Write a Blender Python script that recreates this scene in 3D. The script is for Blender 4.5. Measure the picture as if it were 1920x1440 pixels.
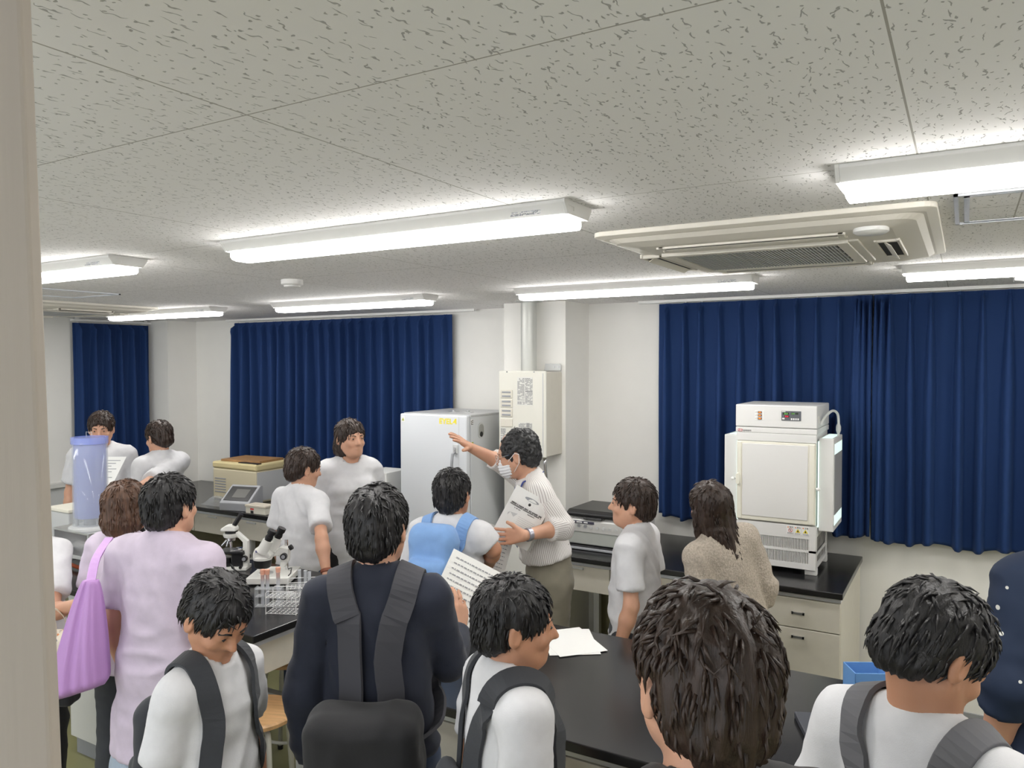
import bpy, bmesh, math, random
import numpy as np
from mathutils import Vector, Matrix, Euler

for _o in list(bpy.data.objects):
    bpy.data.objects.remove(_o)
S = bpy.context.scene
C = S.collection
PI = math.pi

# ------------------------------------------------------------------ camera
CAMZ = 2.0
CEIL = 2.4
RM = Matrix(((0.86114546, -0.01199957, 0.50821699),
             (0.50835129, 0.02570088, -0.86076619),
             (-0.0027328, 0.99959766, 0.02823219)))
cd = bpy.data.cameras.new('camera')
cam = bpy.data.objects.new('camera', cd); C.objects.link(cam)
cd.sensor_fit = 'HORIZONTAL'; cd.sensor_width = 36.0; cd.lens = 1440.0 / 1920.0 * 36.0
cd.clip_start = 0.02; cd.clip_end = 60
cam.matrix_world = Matrix.Translation((0, 0, CAMZ)) @ RM.to_4x4()
S.camera = cam

# ------------------------------------------------------------------ light & exposure
w = bpy.data.worlds.new('world'); S.world = w; w.use_nodes = True
w.node_tree.nodes['Background'].inputs[0].default_value = (0.9, 0.95, 1.0, 1)
w.node_tree.nodes['Background'].inputs[1].default_value = 1.5
TUBE = 29.0
S.view_settings.view_transform = 'Standard'
S.view_settings.look = 'None'
S.view_settings.gamma = 1
S.view_settings.use_curve_mapping = False
S.view_settings.exposure = 0.0


def W(px, py, d):
    """point seen at a pixel of the 1920x1440 frame, d metres along the view axis"""
    v = RM @ Vector((px - 960.0, 720.0 - py, -1440.0)) * (d / 1440.0)
    return Vector((v.x, v.y, v.z + CAMZ))


# ------------------------------------------------------------------ materials
MATS = {}


def nodes(name):
    m = bpy.data.materials.new(name); m.use_nodes = True
    nt = m.node_tree
    return m, nt, nt.nodes['Principled BSDF']


def mat(name, col, rough=0.5, metal=0.0, spec=0.5, noise=0.0, nscale=20.0, bump=0.0, bscale=60.0,
        emit=0.0, trans=0.0, alpha=1.0, sheen=0.0, sub=0.0, stretch=None, ecol=None):
    if name in MATS: return MATS[name]
    m, nt, b = nodes(name)
    N, L = nt.nodes, nt.links
    b.inputs['Base Color'].default_value = (*col, 1)
    b.inputs['Roughness'].default_value = rough
    b.inputs['Metallic'].default_value = metal
    b.inputs['Specular IOR Level'].default_value = spec
    if sheen: b.inputs['Sheen Weight'].default_value = sheen
    if sub:
        b.inputs['Subsurface Weight'].default_value = sub
        b.inputs['Subsurface Radius'].default_value = (0.02, 0.008, 0.004)
        b.inputs['Subsurface Scale'].default_value = 0.5
    if trans: b.inputs['Transmission Weight'].default_value = trans
    if alpha < 1: b.inputs['Alpha'].default_value = alpha
    if emit:
        b.inputs['Emission Color'].default_value = (*(ecol or col), 1)
        b.inputs['Emission Strength'].default_value = emit
    if noise or bump:
        tc = N.new('ShaderNodeTexCoord'); mp = N.new('ShaderNodeMapping')
        L.new(tc.outputs['Object'], mp.inputs[0])
        if stretch: mp.inputs['Scale'].default_value = stretch
    if noise:
        t = N.new('ShaderNodeTexNoise'); t.inputs['Scale'].default_value = nscale; t.inputs['Detail'].default_value = 5
        L.new(mp.outputs[0], t.inputs['Vector'])
        r = N.new('ShaderNodeValToRGB')
        r.color_ramp.elements[0].position = 0.3; r.color_ramp.elements[1].position = 0.7
        r.color_ramp.elements[0].color = (*[c * (1 - noise) for c in col], 1)
        r.color_ramp.elements[1].color = (*[min(1, c * (1 + noise)) for c in col], 1)
        L.new(t.outputs[0], r.inputs[0]); L.new(r.outputs[0], b.inputs['Base Color'])
    if bump:
        t2 = N.new('ShaderNodeTexNoise'); t2.inputs['Scale'].default_value = bscale; t2.inputs['Detail'].default_value = 4
        L.new(mp.outputs[0], t2.inputs['Vector'])
        bp = N.new('ShaderNodeBump'); bp.inputs['Strength'].default_value = bump; bp.inputs['Distance'].default_value = 0.01
        L.new(t2.outputs[0], bp.inputs['Height']); L.new(bp.outputs[0], b.inputs['Normal'])
    MATS[name] = m
    return m


M_wall = mat('wall_paint', (0.80, 0.79, 0.755), 0.85, noise=0.012, nscale=6, bump=0.03, bscale=220)
M_white = mat('white_enamel', (0.80, 0.80, 0.78), 0.35)
M_whitec = mat('cream_plastic', (0.76, 0.73, 0.63), 0.45)
M_cream = mat('cream_door_trim', (0.78, 0.76, 0.66), 0.4)
M_cabinet = mat('cream_cabinet', (0.66, 0.63, 0.55), 0.5, noise=0.02)
M_black = mat('black_worktop', (0.012, 0.012, 0.013), 0.22, noise=0.1, nscale=3)
M_blackp = mat('black_plastic', (0.012, 0.012, 0.013), 0.35)
M_dark = mat('dark_parts_and_shade', (0.02, 0.02, 0.02), 0.8)  # flat near-black; shade inside slots and openings is put in as this colour
M_grey = mat('grey_plastic', (0.30, 0.31, 0.33), 0.5)
M_lgrey = mat('light_grey_paint', (0.55, 0.56, 0.56), 0.5)
M_steel = mat('brushed_steel', (0.60, 0.61, 0.62), 0.3, metal=0.9, bump=0.02, bscale=30)
M_chrome = mat('chrome', (0.8, 0.8, 0.8), 0.12, metal=1.0)
M_alu = mat('aluminium', (0.62, 0.64, 0.68), 0.4, metal=0.7)
M_glass = mat('clear_glass', (0.95, 0.97, 1.0), 0.03, trans=1.0)
M_tube = mat('lamp_tube', (1, 1, 1), 0.4, emit=TUBE, ecol=(1.0, 0.98, 0.95))
M_fix = mat('fixture_white', (0.78, 0.77, 0.75), 0.45)
M_ac = mat('air_conditioner_white', (0.80, 0.76, 0.68), 0.5)
M_glow = mat('lit_frosted_panel', (0.75, 0.92, 0.86), 0.3, emit=0.75, ecol=(0.78, 1.0, 0.93))
M_red = mat('red_print', (0.55, 0.03, 0.03), 0.5)
M_ink = mat('black_ink', (0.02, 0.02, 0.02), 0.6)
M_yel = mat('yellow_print', (0.85, 0.68, 0.03), 0.5)
M_orange = mat('orange_print', (0.80, 0.20, 0.03), 0.45)
M_lamp_o = mat('lit_orange_switch', (0.9, 0.25, 0.03), 0.4, emit=0.5, ecol=(1, 0.3, 0.05))
M_paper = mat('paper', (0.82, 0.82, 0.80), 0.8)
M_wood = mat('pale_wood', (0.60, 0.36, 0.17), 0.4, noise=0.15, nscale=6, stretch=(1, 12, 1))
M_blue = mat('blue_print', (0.03, 0.05, 0.30), 0.5)


def ceiling_mat():
    m, nt, b = nodes('fissured_ceiling_board')
    N, L = nt.nodes, nt.links
    b.inputs['Roughness'].default_value = 0.9
    tc = N.new('ShaderNodeTexCoord')

    def mth(op, a=None, c=None, clamp=False):
        n = N.new('ShaderNodeMath'); n.operation = op; n.use_clamp = clamp
        for i, v in enumerate((a, c)):
            if v is None: continue
            if isinstance(v, (int, float)): n.inputs[i].default_value = v
            else: L.new(v, n.inputs[i])
        return n.outputs[0]
    tot = None
    for sc, la, wi, off, jit in ((22.0, 0.34, 0.046, 0.0, 0.7), (20.0, 0.24, 0.042, 3.7, 1.5), (34.0, 0.12, 0.085, 9.1, 3.0)):
        mp = N.new('ShaderNodeMapping'); mp.inputs['Location'].default_value = (off, off * 0.7, 0)
        mp.inputs['Scale'].default_value = (sc * 1.5, sc, 0)
        L.new(tc.outputs['Object'], mp.inputs[0])
        # wiggle
        nz = N.new('ShaderNodeTexNoise'); nz.inputs['Scale'].default_value = 2.6; nz.inputs['Detail'].default_value = 1
        L.new(mp.outputs[0], nz.inputs['Vector'])
        s1 = N.new('ShaderNodeVectorMath'); s1.operation = 'SUBTRACT'; s1.inputs[1].default_value = (0.5, 0.5, 0.5)
        L.new(nz.outputs['Color'], s1.inputs[0])
        s2 = N.new('ShaderNodeVectorMath'); s2.operation = 'MULTIPLY'; s2.inputs[1].default_value = (0.55, 0.15, 0)
        L.new(s1.outputs[0], s2.inputs[0])
        ad = N.new('ShaderNodeVectorMath'); ad.operation = 'ADD'
        L.new(mp.outputs[0], ad.inputs[0]); L.new(s2.outputs[0], ad.inputs[1])
        vo = N.new('ShaderNodeTexVoronoi'); vo.voronoi_dimensions = '2D'; vo.inputs['Scale'].default_value = 1.0
        vo.inputs['Randomness'].default_value = 0.85
        L.new(ad.outputs[0], vo.inputs['Vector'])
        d = N.new('ShaderNodeVectorMath'); d.operation = 'SUBTRACT'
        L.new(ad.outputs[0], d.inputs[0]); L.new(vo.outputs['Position'], d.inputs[1])
        sx = N.new('ShaderNodeSeparateXYZ'); L.new(d.outputs[0], sx.inputs[0])
        cs = N.new('ShaderNodeSeparateXYZ'); L.new(vo.outputs['Color'], cs.inputs[0])
        ang = mth('MULTIPLY', mth('SUBTRACT', cs.outputs[0], 0.5), jit)
        ca, sa = mth('COSINE', ang), mth('SINE', ang)
        u = mth('ADD', mth('MULTIPLY', sx.outputs[0], ca), mth('MULTIPLY', sx.outputs[1], sa))
        v = mth('SUBTRACT', mth('MULTIPLY', sx.outputs[1], ca), mth('MULTIPLY', sx.outputs[0], sa))
        ln = mth('ADD', mth('MULTIPLY', cs.outputs[1], la), 0.05)
        v = mth('DIVIDE', v, ln)
        u = mth('DIVIDE', u, wi)
        e = mth('ADD', mth('MULTIPLY', u, u), mth('MULTIPLY', v, v))
        k = mth('MULTIPLY', mth('SUBTRACT', 1.0, e), 2.0, True)
        k = mth('MULTIPLY', k, mth('GREATER_THAN', cs.outputs[2], 0.22))
        tot = k if tot is None else mth('MAXIMUM', tot, k)
    # board joints: fine shadow gaps every 0.91 m
    sp = N.new('ShaderNodeSeparateXYZ'); L.new(tc.outputs['Object'], sp.inputs[0])
    jn = None
    for ax, o, pitch in ((0, -0.085, 0.918), (1, 0.86, 0.875)):
        q = mth('DIVIDE', mth('SUBTRACT', sp.outputs[ax], o - 100 * pitch), pitch)
        fr = mth('ABSOLUTE', mth('SUBTRACT', mth('FRACT', mth('ADD', q, 0.5)), 0.5))
        g = mth('LESS_THAN', fr, 0.0019 if ax == 0 else 0.0017)
        jn = g if jn is None else mth('MAXIMUM', jn, g)
    mx = N.new('ShaderNodeMixRGB'); mx.inputs[1].default_value = (0.86, 0.845, 0.84, 1); mx.inputs[2].default_value = (0.27, 0.26, 0.25, 1)
    L.new(mth('MULTIPLY', tot, 0.75), mx.inputs[0])
    mx2 = N.new('ShaderNodeMixRGB'); mx2.inputs[2].default_value = (0.40, 0.38, 0.35, 1)
    L.new(mx.outputs[0], mx2.inputs[1]); L.new(jn, mx2.inputs[0])
    L.new(mx2.outputs[0], b.inputs['Base Color'])
    bp = N.new('ShaderNodeBump'); bp.invert = True; bp.inputs['Strength'].default_value = 0.5; bp.inputs['Distance'].default_value = 0.004
    L.new(mth('MAXIMUM', tot, jn), bp.inputs['Height']); L.new(bp.outputs[0], b.inputs['Normal'])
    return m


M_ceil = ceiling_mat()
M_floor = mat('olive_vinyl_floor', (0.255, 0.25, 0.125), 0.35, noise=0.05, nscale=4)


def curtain_mat():
    m, nt, b = nodes('navy_curtain_cloth')
    N, L = nt.nodes, nt.links
    b.inputs['Base Color'].default_value = (0.014, 0.038, 0.125, 1)
    b.inputs['Roughness'].default_value = 0.75
    b.inputs['Sheen Weight'].default_value = 0.08
    b.inputs['Specular IOR Level'].default_value = 0.15
    b.inputs['Sheen Tint'].default_value = (0.3, 0.45, 0.9, 1)
    tc = N.new('ShaderNodeTexCoord'); t = N.new('ShaderNodeTexNoise'); t.inputs['Scale'].default_value = 900
    L.new(tc.outputs['Object'], t.inputs['Vector'])
    bp = N.new('ShaderNodeBump'); bp.inputs['Strength'].default_value = 0.15; bp.inputs['Distance'].default_value = 0.002
    L.new(t.outputs[0], bp.inputs['Height']); L.new(bp.outputs[0], b.inputs['Normal'])
    return m


M_curt = curtain_mat()


# ------------------------------------------------------------------ mesh helpers
class MB:
    def __init__(s): s.b = bmesh.new()

    def poly(s, vs, fs, T=None):
        T = T or Matrix()
        v = [s.b.verts.new(T @ Vector(p)) for p in vs]
        for f in fs:
            try: s.b.faces.new([v[i] for i in f])
            except ValueError: pass
        return s

    def box(s, x0, x1, y0, y1, z0, z1, T=None):
        vs = [(x, y, z) for z in (z0, z1) for y in (y0, y1) for x in (x0, x1)]
        return s.poly(vs, [(0, 2, 3, 1), (4, 5, 7, 6), (0, 1, 5, 4), (2, 6, 7, 3), (0, 4, 6, 2), (1, 3, 7, 5)], T)

    def prism(s, pts, ax, a, c, T=None):
        """2D outline pts extruded along axis ax from a to c"""
        def mk(p, t):
            return {'x': (t, p[0], p[1]), 'y': (p[0], t, p[1]), 'z': (p[0], p[1], t)}[ax]
        n = len(pts)
        vs = [mk(p, a) for p in pts] + [mk(p, c) for p in pts]
        return s.poly(vs, [tuple(range(n))[::-1], tuple(range(n, 2 * n))] + [(i, (i + 1) % n, n + (i + 1) % n, n + i) for i in range(n)], T)

    def lathe(s, prof, n=24, T=None, cap=True):
        vs = []; fs = []
        for r, z in prof:
            for i in range(n):
                a = 2 * PI * i / n; vs.append((r * math.cos(a), r * math.sin(a), z))
        for k in range(len(prof) - 1):
            for i in range(n):
                j = (i + 1) % n
                fs.append((k * n + i, k * n + j, (k + 1) * n + j, (k + 1) * n + i))
        if cap:
            fs.append(tuple(range(n))[::-1]); m = (len(prof) - 1) * n; fs.append(tuple(range(m, m + n)))
        return s.poly(vs, fs, T)

    def cyl(s, a, c, r, r2=None, n=16):
        a, c = Vector(a), Vector(c); d = c - a
        T = Matrix.Translation(a) @ d.to_track_quat('Z', 'Y').to_matrix().to_4x4()
        return s.lathe([(r, 0), (r if r2 is None else r2, d.length)], n, T)

    def tube(s, pts, r, n=8, closed=False):
        P = [Vector(p) for p in pts]; m = len(P); vs = []; fs = []
        up = Vector((0, 0, 1))
        prev = None
        for i in range(m):
            if closed: t = (P[(i + 1) % m] - P[i - 1]).normalized()
            else: t = (P[min(i + 1, m - 1)] - P[max(i - 1, 0)]).normalized()
            if prev is None:
                u = t.cross(up)
                if u.length < 1e-3: u = t.cross(Vector((1, 0, 0)))
            else: u = prev - t * prev.dot(t)
            u.normalize(); prev = u; v = t.cross(u)
            rr = r[i] if isinstance(r, (list, tuple)) else r
            for k in range(n):
                a = 2 * PI * k / n; vs.append(P[i] + (u * math.cos(a) + v * math.sin(a)) * rr)
        for i in range(m if closed else m - 1):
            for k in range(n):
                k2 = (k + 1) % n; i2 = (i + 1) % m
                fs.append((i * n + k, i * n + k2, i2 * n + k2, i2 * n + k))
        if not closed:
            fs.append(tuple(range(n))[::-1]); fs.append(tuple(range((m - 1) * n, m * n)))
        return s.poly(vs, fs)

    def build(s, name, m, parent=None, bevel=0.0, smooth=False, seg=2):
        bmesh.ops.recalc_face_normals(s.b, faces=s.b.faces)
        me = bpy.data.meshes.new(name); s.b.to_mesh(me); s.b.free()
        return link(name, me, m, parent, bevel, smooth, seg)


def link(name, me, m, parent=None, bevel=0.0, smooth=False, seg=2):
    o = bpy.data.objects.new(name, me); C.objects.link(o)
    if m: me.materials.append(m)
    if parent: o.parent = parent
    if smooth:
        me.shade_smooth()
        if smooth == 'auto': me.set_sharp_from_angle(angle=0.7)
    if bevel:
        md = o.modifiers.new('bevel', 'BEVEL'); md.width = bevel; md.segments = seg; md.limit_method = 'ANGLE'; md.angle_limit = 0.6
        md.harden_normals = False
    return o


def thing(name, label, cat, loc=(0, 0, 0), rotz=0.0, group=None):
    o = bpy.data.objects.new(name, None); C.objects.link(o)
    o.empty_display_size = 0.1
    o.location = loc; o.rotation_euler = (0, 0, rotz); o['label'] = label; o['category'] = cat
    if group: o['group'] = group
    return o


def tag(o, label, cat, group=None):
    o['label'] = label; o['category'] = cat
    if group: o['group'] = group
    return o


def struct(o):
    o['kind'] = 'structure'; return o


def box(name, m, x0, x1, y0, y1, z0, z1, parent=None, bevel=0.0, seg=2):
    return MB().box(x0, x1, y0, y1, z0, z1).build(name, m, parent, bevel, False, seg)


def dup(root, loc, rotz=None, label=None, group=None):
    r = root.copy(); C.objects.link(r); r.location = loc
    if rotz is not None: r.rotation_euler = (0, 0, rotz)
    if label: r['label'] = label
    if group: r['group'] = group
    for ch in list(root.children):
        c = ch.copy(); C.objects.link(c); c.parent = r
        for g in ch.children:
            d = g.copy(); C.objects.link(d); d.parent = c
    return r


def text(name, s, size, m, parent, loc, rot=(PI / 2, 0, 0), ext=0.0006, align='LEFT', xs=1.0, bold=0.0):
    cu = bpy.data.curves.new('t', 'FONT'); cu.body = s; cu.size = size; cu.extrude = ext; cu.align_x = align
    cu.offset = bold
    o = bpy.data.objects.new('t', cu); C.objects.link(o)
    dg = bpy.context.evaluated_depsgraph_get(); dg.update()
    me = bpy.data.meshes.new_from_object(o.evaluated_get(dg))
    bpy.data.objects.remove(o); bpy.data.curves.remove(cu)
    me.name = name; me.materials.clear()
    q = link(name, me, m, parent); q.location = loc; q.rotation_euler = rot; q.scale = (xs, 1, 1)
    return q


def printed(mb, x0, x1, z0, z1, y, rows, rng, fill=0.8, gap=0.35):
    """rows of tiny dashes that read as small print, on a plane facing -y"""
    h = (z1 - z0) / rows
    for i in range(rows):
        x = x0
        while x < x1:
            wd = rng.uniform(0.5, 2.5) * h
            if rng.random() < fill:
                mb.box(x, min(x + wd, x1), y, y + 0.0008, z0 + i * h + h * gap * .5, z0 + (i + 1) * h - h * gap * .5)
            x += wd + h * 0.35


def smooth_pts(P, n=5):
    out = []
    P = [Vector(p) for p in P]; Q = [P[0]] + P + [P[-1]]
    for i in range(len(P) - 1):
        a, b, c, d = Q[i:i + 4]
        for k in range(n):
            t = k / n; out.append(.5 * ((2 * b) + (c - a) * t + (2 * a - 5 * b + 4 * c - d) * t * t + (3 * b - a - 3 * c + d) * t ** 3))
    out.append(P[-1]); return out
# ================================================================== THE ROOM
XL, XR, YB = -6.73, 3.0, 4.86
struct(box('floor', M_floor, XL - .1, XR + .1, -1.6, YB + .1, -0.08, 0))
struct(box('ceiling', M_ceil, XL - .1, XR + .1, -1.6, YB + .1, CEIL, CEIL + .08))
struct(box('wall_back', M_wall, XL - .1, XR + .1, YB, YB + .1, 0, CEIL))
struct(box('wall_left', M_wall, XL - .1, XL, -1.6, YB, 0, CEIL))
struct(box('wall_right', M_wall, XR, XR + .1, -1.6, YB, 0, CEIL))
struct(box('trim_1', M_wall, XL, -6.42, 4.55, YB, 0, CEIL))
struct(box('trim_2', M_wall, -2.72, -2.25, 4.50, YB, 0, CEIL))
# door jamb close to the camera, room side wall behind it
jm = mat('jamb_beige', (0.50, 0.445, 0.39), 0.7, noise=0.035, nscale=60, stretch=(1, 1, 0.03), bump=0.05, bscale=150)
p_top, p_bot = W(38, 0, .46), W(96, 1440, .46)
mb = MB()
k = (p_bot - p_top) / (p_bot.z - p_top.z)
e0 = p_top + k * (CEIL - p_top.z); e1 = p_top + k * (0 - p_top.z)
back = Vector((-1.92, .99, 0)).normalized()
side = Vector((-.99, -1.92, 0)).normalized()
vs = []
for e in (e1, e0):
    vs += [e, e + back * .012 + side * -.006, e + back * .10 + side * .05, e + side * .32 + back * .10, e + side * .32]
mb.poly(vs, [(0, 1, 2, 3, 4), (9, 8, 7, 6, 5)] + [(i, (i + 1) % 5, 5 + (i + 1) % 5, 5 + i) for i in range(5)])
struct(mb.build('trim_3', jm, None, .002))
struct(box('wall_front', M_wall, 1.0, XR, -0.9, -0.8, 0, CEIL))
struct(box('baseboard_back', M_grey, XL, XR, YB - .012, YB, 0, .07))
struct(box('baseboard_left', M_grey, XL, XL + .012, -1.6, YB, 0, .07))

# grey low dado on the left wall behind the glass washer
struct(box('trim_4', M_lgrey, XL, XL + .05, 1.2, 4.5, 0.07, 0.94))
struct(box('trim_5', mat('dado_cap', (.62, .62, .6), .5), XL, XL + .08, 1.2, 4.5, 0.94, 0.975))


# ------------------------------------------------------------------ curtains
def curtain(label, x0, x1, z0, z1, axis='x', base=4.80, sgn=-1, seed=1, pitch=.115, group='navy curtains along the walls', edge=0.0):
    rng = np.random.RandomState(seed)
    n = max(2, int(round((x1 - x0) / pitch)))
    pos = x0 + (np.arange(n) + .5) * (x1 - x0) / n + rng.uniform(-.012, .012, n)
    if edge: pos = np.concatenate([pos, x1 - np.array([.012, .045, .085]) if edge > 0 else x0 + np.array([.012, .045, .085])])
    nx = int((x1 - x0) / .0045); nz = 90
    xs = np.linspace(x0, x1, nx); t = np.linspace(0, 1, nz) ** 1.3
    zs = z1 - t * (z1 - z0)
    X, Z = np.meshgrid(xs, zs)
    D = np.zeros_like(X)
    dep = z1 - Z
    for p in pos:
        a = rng.uniform(.8, 1.25); ph = rng.uniform(-.009, .009); wb = rng.uniform(.017, .026)
        wd = .0065 + (wb - .0065) * np.clip((dep - .07) / .45, 0, 1) ** .7
        amp = .060 * np.clip(dep / .05, .35, 1) * (1 + .35 * np.clip(dep / 1.2, 0, 1)) * a
        c = p + ph * np.clip(dep, 0, 1.4)
        u = (X - c) / wd
        f = np.exp(-np.abs(u) ** 3.6)
        # split pinch at the heading
        u2 = (X - c) / .011
        pin = .016 * np.exp(-((dep - .075) / .03) ** 2) * np.exp(-u2 ** 2)
        head = .012 * np.clip(1 - dep / .07, 0, 1) * (np.exp(-((X - c - .012) / .008) ** 2) + np.exp(-((X - c + .012) / .008) ** 2))
        D = np.maximum(D, amp * f) + pin * .6 + head
    D += .007 * np.sin(X * 23 + rng.rand() * 6 + Z * 1.1) * np.clip(dep / .5, 0, 1)
    D += .004 * np.sin(X * 61 + rng.rand() * 6 - Z * 1.7) * np.clip(dep / .8, 0, 1)
    Zb = Z - .012 * np.sin(X * 20 + 1) * np.clip((dep / (z1 - z0)), 0, 1) ** 6
    P = np.zeros(X.shape + (3,))
    if axis == 'x':
        P[..., 0] = X; P[..., 1] = base + sgn * D
    else:
        P[..., 1] = X; P[..., 0] = base + sgn * D
    P[..., 2] = Zb
    me = bpy.data.meshes.new('curtain')
    idx = np.arange(nx * nz).reshape(nz, nx)
    F = np.stack([idx[:-1, :-1], idx[:-1, 1:], idx[1:, 1:], idx[1:, :-1]], -1).reshape(-1, 4)
    me.from_pydata(P.reshape(-1, 3).tolist(), [], F.tolist())
    root = thing('curtain', label, 'curtain', group=group)
    o = link('drape', me, M_curt, root, smooth=True)
    md = o.modifiers.new('s', 'SOLIDIFY'); md.thickness = .002; md.offset = 0
    for p in pos[:n]:
        hk = MB()
        if axis == 'x': hk.box(p - .004, p + .004, base - .006, base + .006, z1 - .006, z1 + .006)
        else: hk.box(base - .006, base + .006, p - .004, p + .004, z1 - .006, z1 + .006)
        hk.build('hook', M_white, root)
    return root


curtain('long pleated navy curtain behind the white plant growth chamber', -1.72, -.455, 1.0, 2.375, seed=3, edge=1)
curtain('pleated navy curtain at the far right, past the growth chamber', -.45, .72, .985, 2.375, seed=5, edge=-1)
curtain('wide pleated navy curtain between the corner pillar and the fridge-like cabinet', -5.80, -3.36, 1.0, 2.365, seed=7)
curtain('narrow navy curtain on the left side wall', 3.81, 4.53, 1.0, 2.355, axis='y', base=XL + .05, sgn=1, seed=9)


def rail(label, x0, x1, axis='x', y=4.80):
    o = MB()
    if axis == 'x':
        o.prism([(y - .016, CEIL), (y + .016, CEIL), (y + .016, CEIL - .018), (y + .006, CEIL - .018), (y + .006, CEIL - .008), (y - .006, CEIL - .008), (y - .006, CEIL - .018), (y - .016, CEIL - .018)], 'x', x0, x1)
    else:
        o.box(y - .016, y + .016, x0, x1, CEIL - .03, CEIL - .012)
        for q in (x0 + .05, (x0 + x1) / 2, x1 - .05): o.box(y - .01, y + .01, q - .015, q + .015, CEIL - .014, CEIL)
    return tag(o.build('curtain_rail', M_white, None, .001), label, 'curtain rail', 'white curtain rails')


rail('white ceiling rail above the curtains at the right of the back wall', -1.86, 2.6)
rail('white ceiling rail above the wide curtain left of the fridge-like cabinet', -5.9, -3.15)
rail('short white rail above the narrow curtain on the left side wall', 3.80, 4.55, 'y', XL + .05)


# ------------------------------------------------------------------ ceiling lights
def make_light(label, loc):
    t = thing('ceiling_light', label, 'ceiling light', loc, 0, 'long batten lights on the ceiling')
    L = .625
    pr = [(-.078, 0), (.078, 0), (.078, -.008), (.058, -.034), (-.058, -.034), (-.078, -.008)]
    MB().prism(pr, 'x', -L + .004, L - .004).build('housing', M_fix, t, .0015)
    for sx in (-1, 1):
        q = MB().prism([(a * 1.01, c * 1.02 if c else c) for a, c in pr], 'x', sx * (L - .004), sx * (L + .004))
        q.tube([(sx * (L + .004), -.055, -.012), (sx * (L + .006), -.03, -.014), (sx * (L + .005), -.028, -.024)], .0008, 5)
        q.build('end_cap', M_fix, t, .001)
    pd = [(-.050, -.034), (.050, -.034), (.0515, -.050), (.044, -.059), (.026, -.063), (-.026, -.063), (-.044, -.059), (-.0515, -.050)]
    MB().prism(pd, 'x', -L + .012, L - .012).build('diffuser', M_tube, t, .002, 'auto')
    # rating label on the near slope, right end
    T = Matrix.Translation((L - .15, -.0700, -.0205)) @ Matrix.Rotation(-.61, 4, 'X')
    lb = MB(); rng = random.Random(4)
    for i in range(7):
        x = 0
        while x < .085:
            wd = rng.uniform(.003, .012)
            if rng.random() < .72: lb.box(x, min(.085, x + wd), -.0008, .0008, -.0035 * i + .0088, -.0035 * i + .0112, T)
            x += wd + .002
    lb.build('rating_label', M_grey, t)
    return t


lx = [-1.475 + 1.87 * k for k in (-3, -2, -1, 0, 1, 2)]
L0 = make_light('long lit ceiling light in the middle of the photo, the largest one seen whole', (lx[3], 1.765, CEIL))
LBL = {(2, 1.765): 'lit ceiling light of the nearer row, cut by the door jamb at the left',
       (4, 1.765): 'lit ceiling light in front of the ceiling air conditioner at the upper right edge',
       (1, 3.66): 'smallest lit ceiling light, above the narrow curtain at the far left',
       (2, 3.66): 'lit ceiling light of the far row above the wide navy curtain, behind the smoke detector',
       (3, 3.66): 'lit ceiling light of the far row beside the grey flue pipe',
       (4, 3.66): 'lit ceiling light of the far row behind the air conditioner at the right edge'}
for i in range(6):
    for y in (1.765, 3.66):
        if (i, y) in LBL: dup(L0, (lx[i], y, CEIL), label=LBL[(i, y)])
for x in (lx[5], lx[3], lx[2]):  # the room goes on past the frame: its other lamps
    y = 1.765 if x == lx[5] else -.13
    q = dup(L0, (x, y, CEIL), label={lx[5]: 'lit ceiling light right of the frame in the nearer row', lx[3]: 'lit ceiling light behind the camera, right-hand one', lx[2]: 'lit ceiling light behind the camera, left-hand one'}[x])
q = dup(L0, (lx[5], 3.66, CEIL), label='lit ceiling light right of the frame in the far row')
q = dup(L0, (lx[1], 1.765, CEIL), label='lit ceiling light of the nearer row hidden behind the door jamb')


# ------------------------------------------------------------------ air conditioner
def rrect(hx, hy, r, n=5):
    out = []
    for cx, cy, a0 in ((hx - r, hy - r, 0), (-hx + r, hy - r, PI / 2), (-hx + r, -hy + r, PI), (hx - r, -hy + r, 1.5 * PI)):
        for i in range(n + 1):
            a = a0 + PI / 2 * i / n; out.append((cx + r * math.cos(a), cy + r * math.sin(a)))
    return out


def loft(mb, rings):
    n = len(rings[0][0]); vs = []; fs = []
    for pts, z in rings: vs += [(p[0], p[1], z) for p in pts]
    for k in range(len(rings) - 1):
        for i in range(n):
            j = (i + 1) % n; fs.append((k * n + i, k * n + j, (k + 1) * n + j, (k + 1) * n + i))
    fs.append(tuple(range(n))); fs.append(tuple(range((len(rings) - 1) * n, len(rings) * n)))
    mb.poly(vs, fs)


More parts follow.
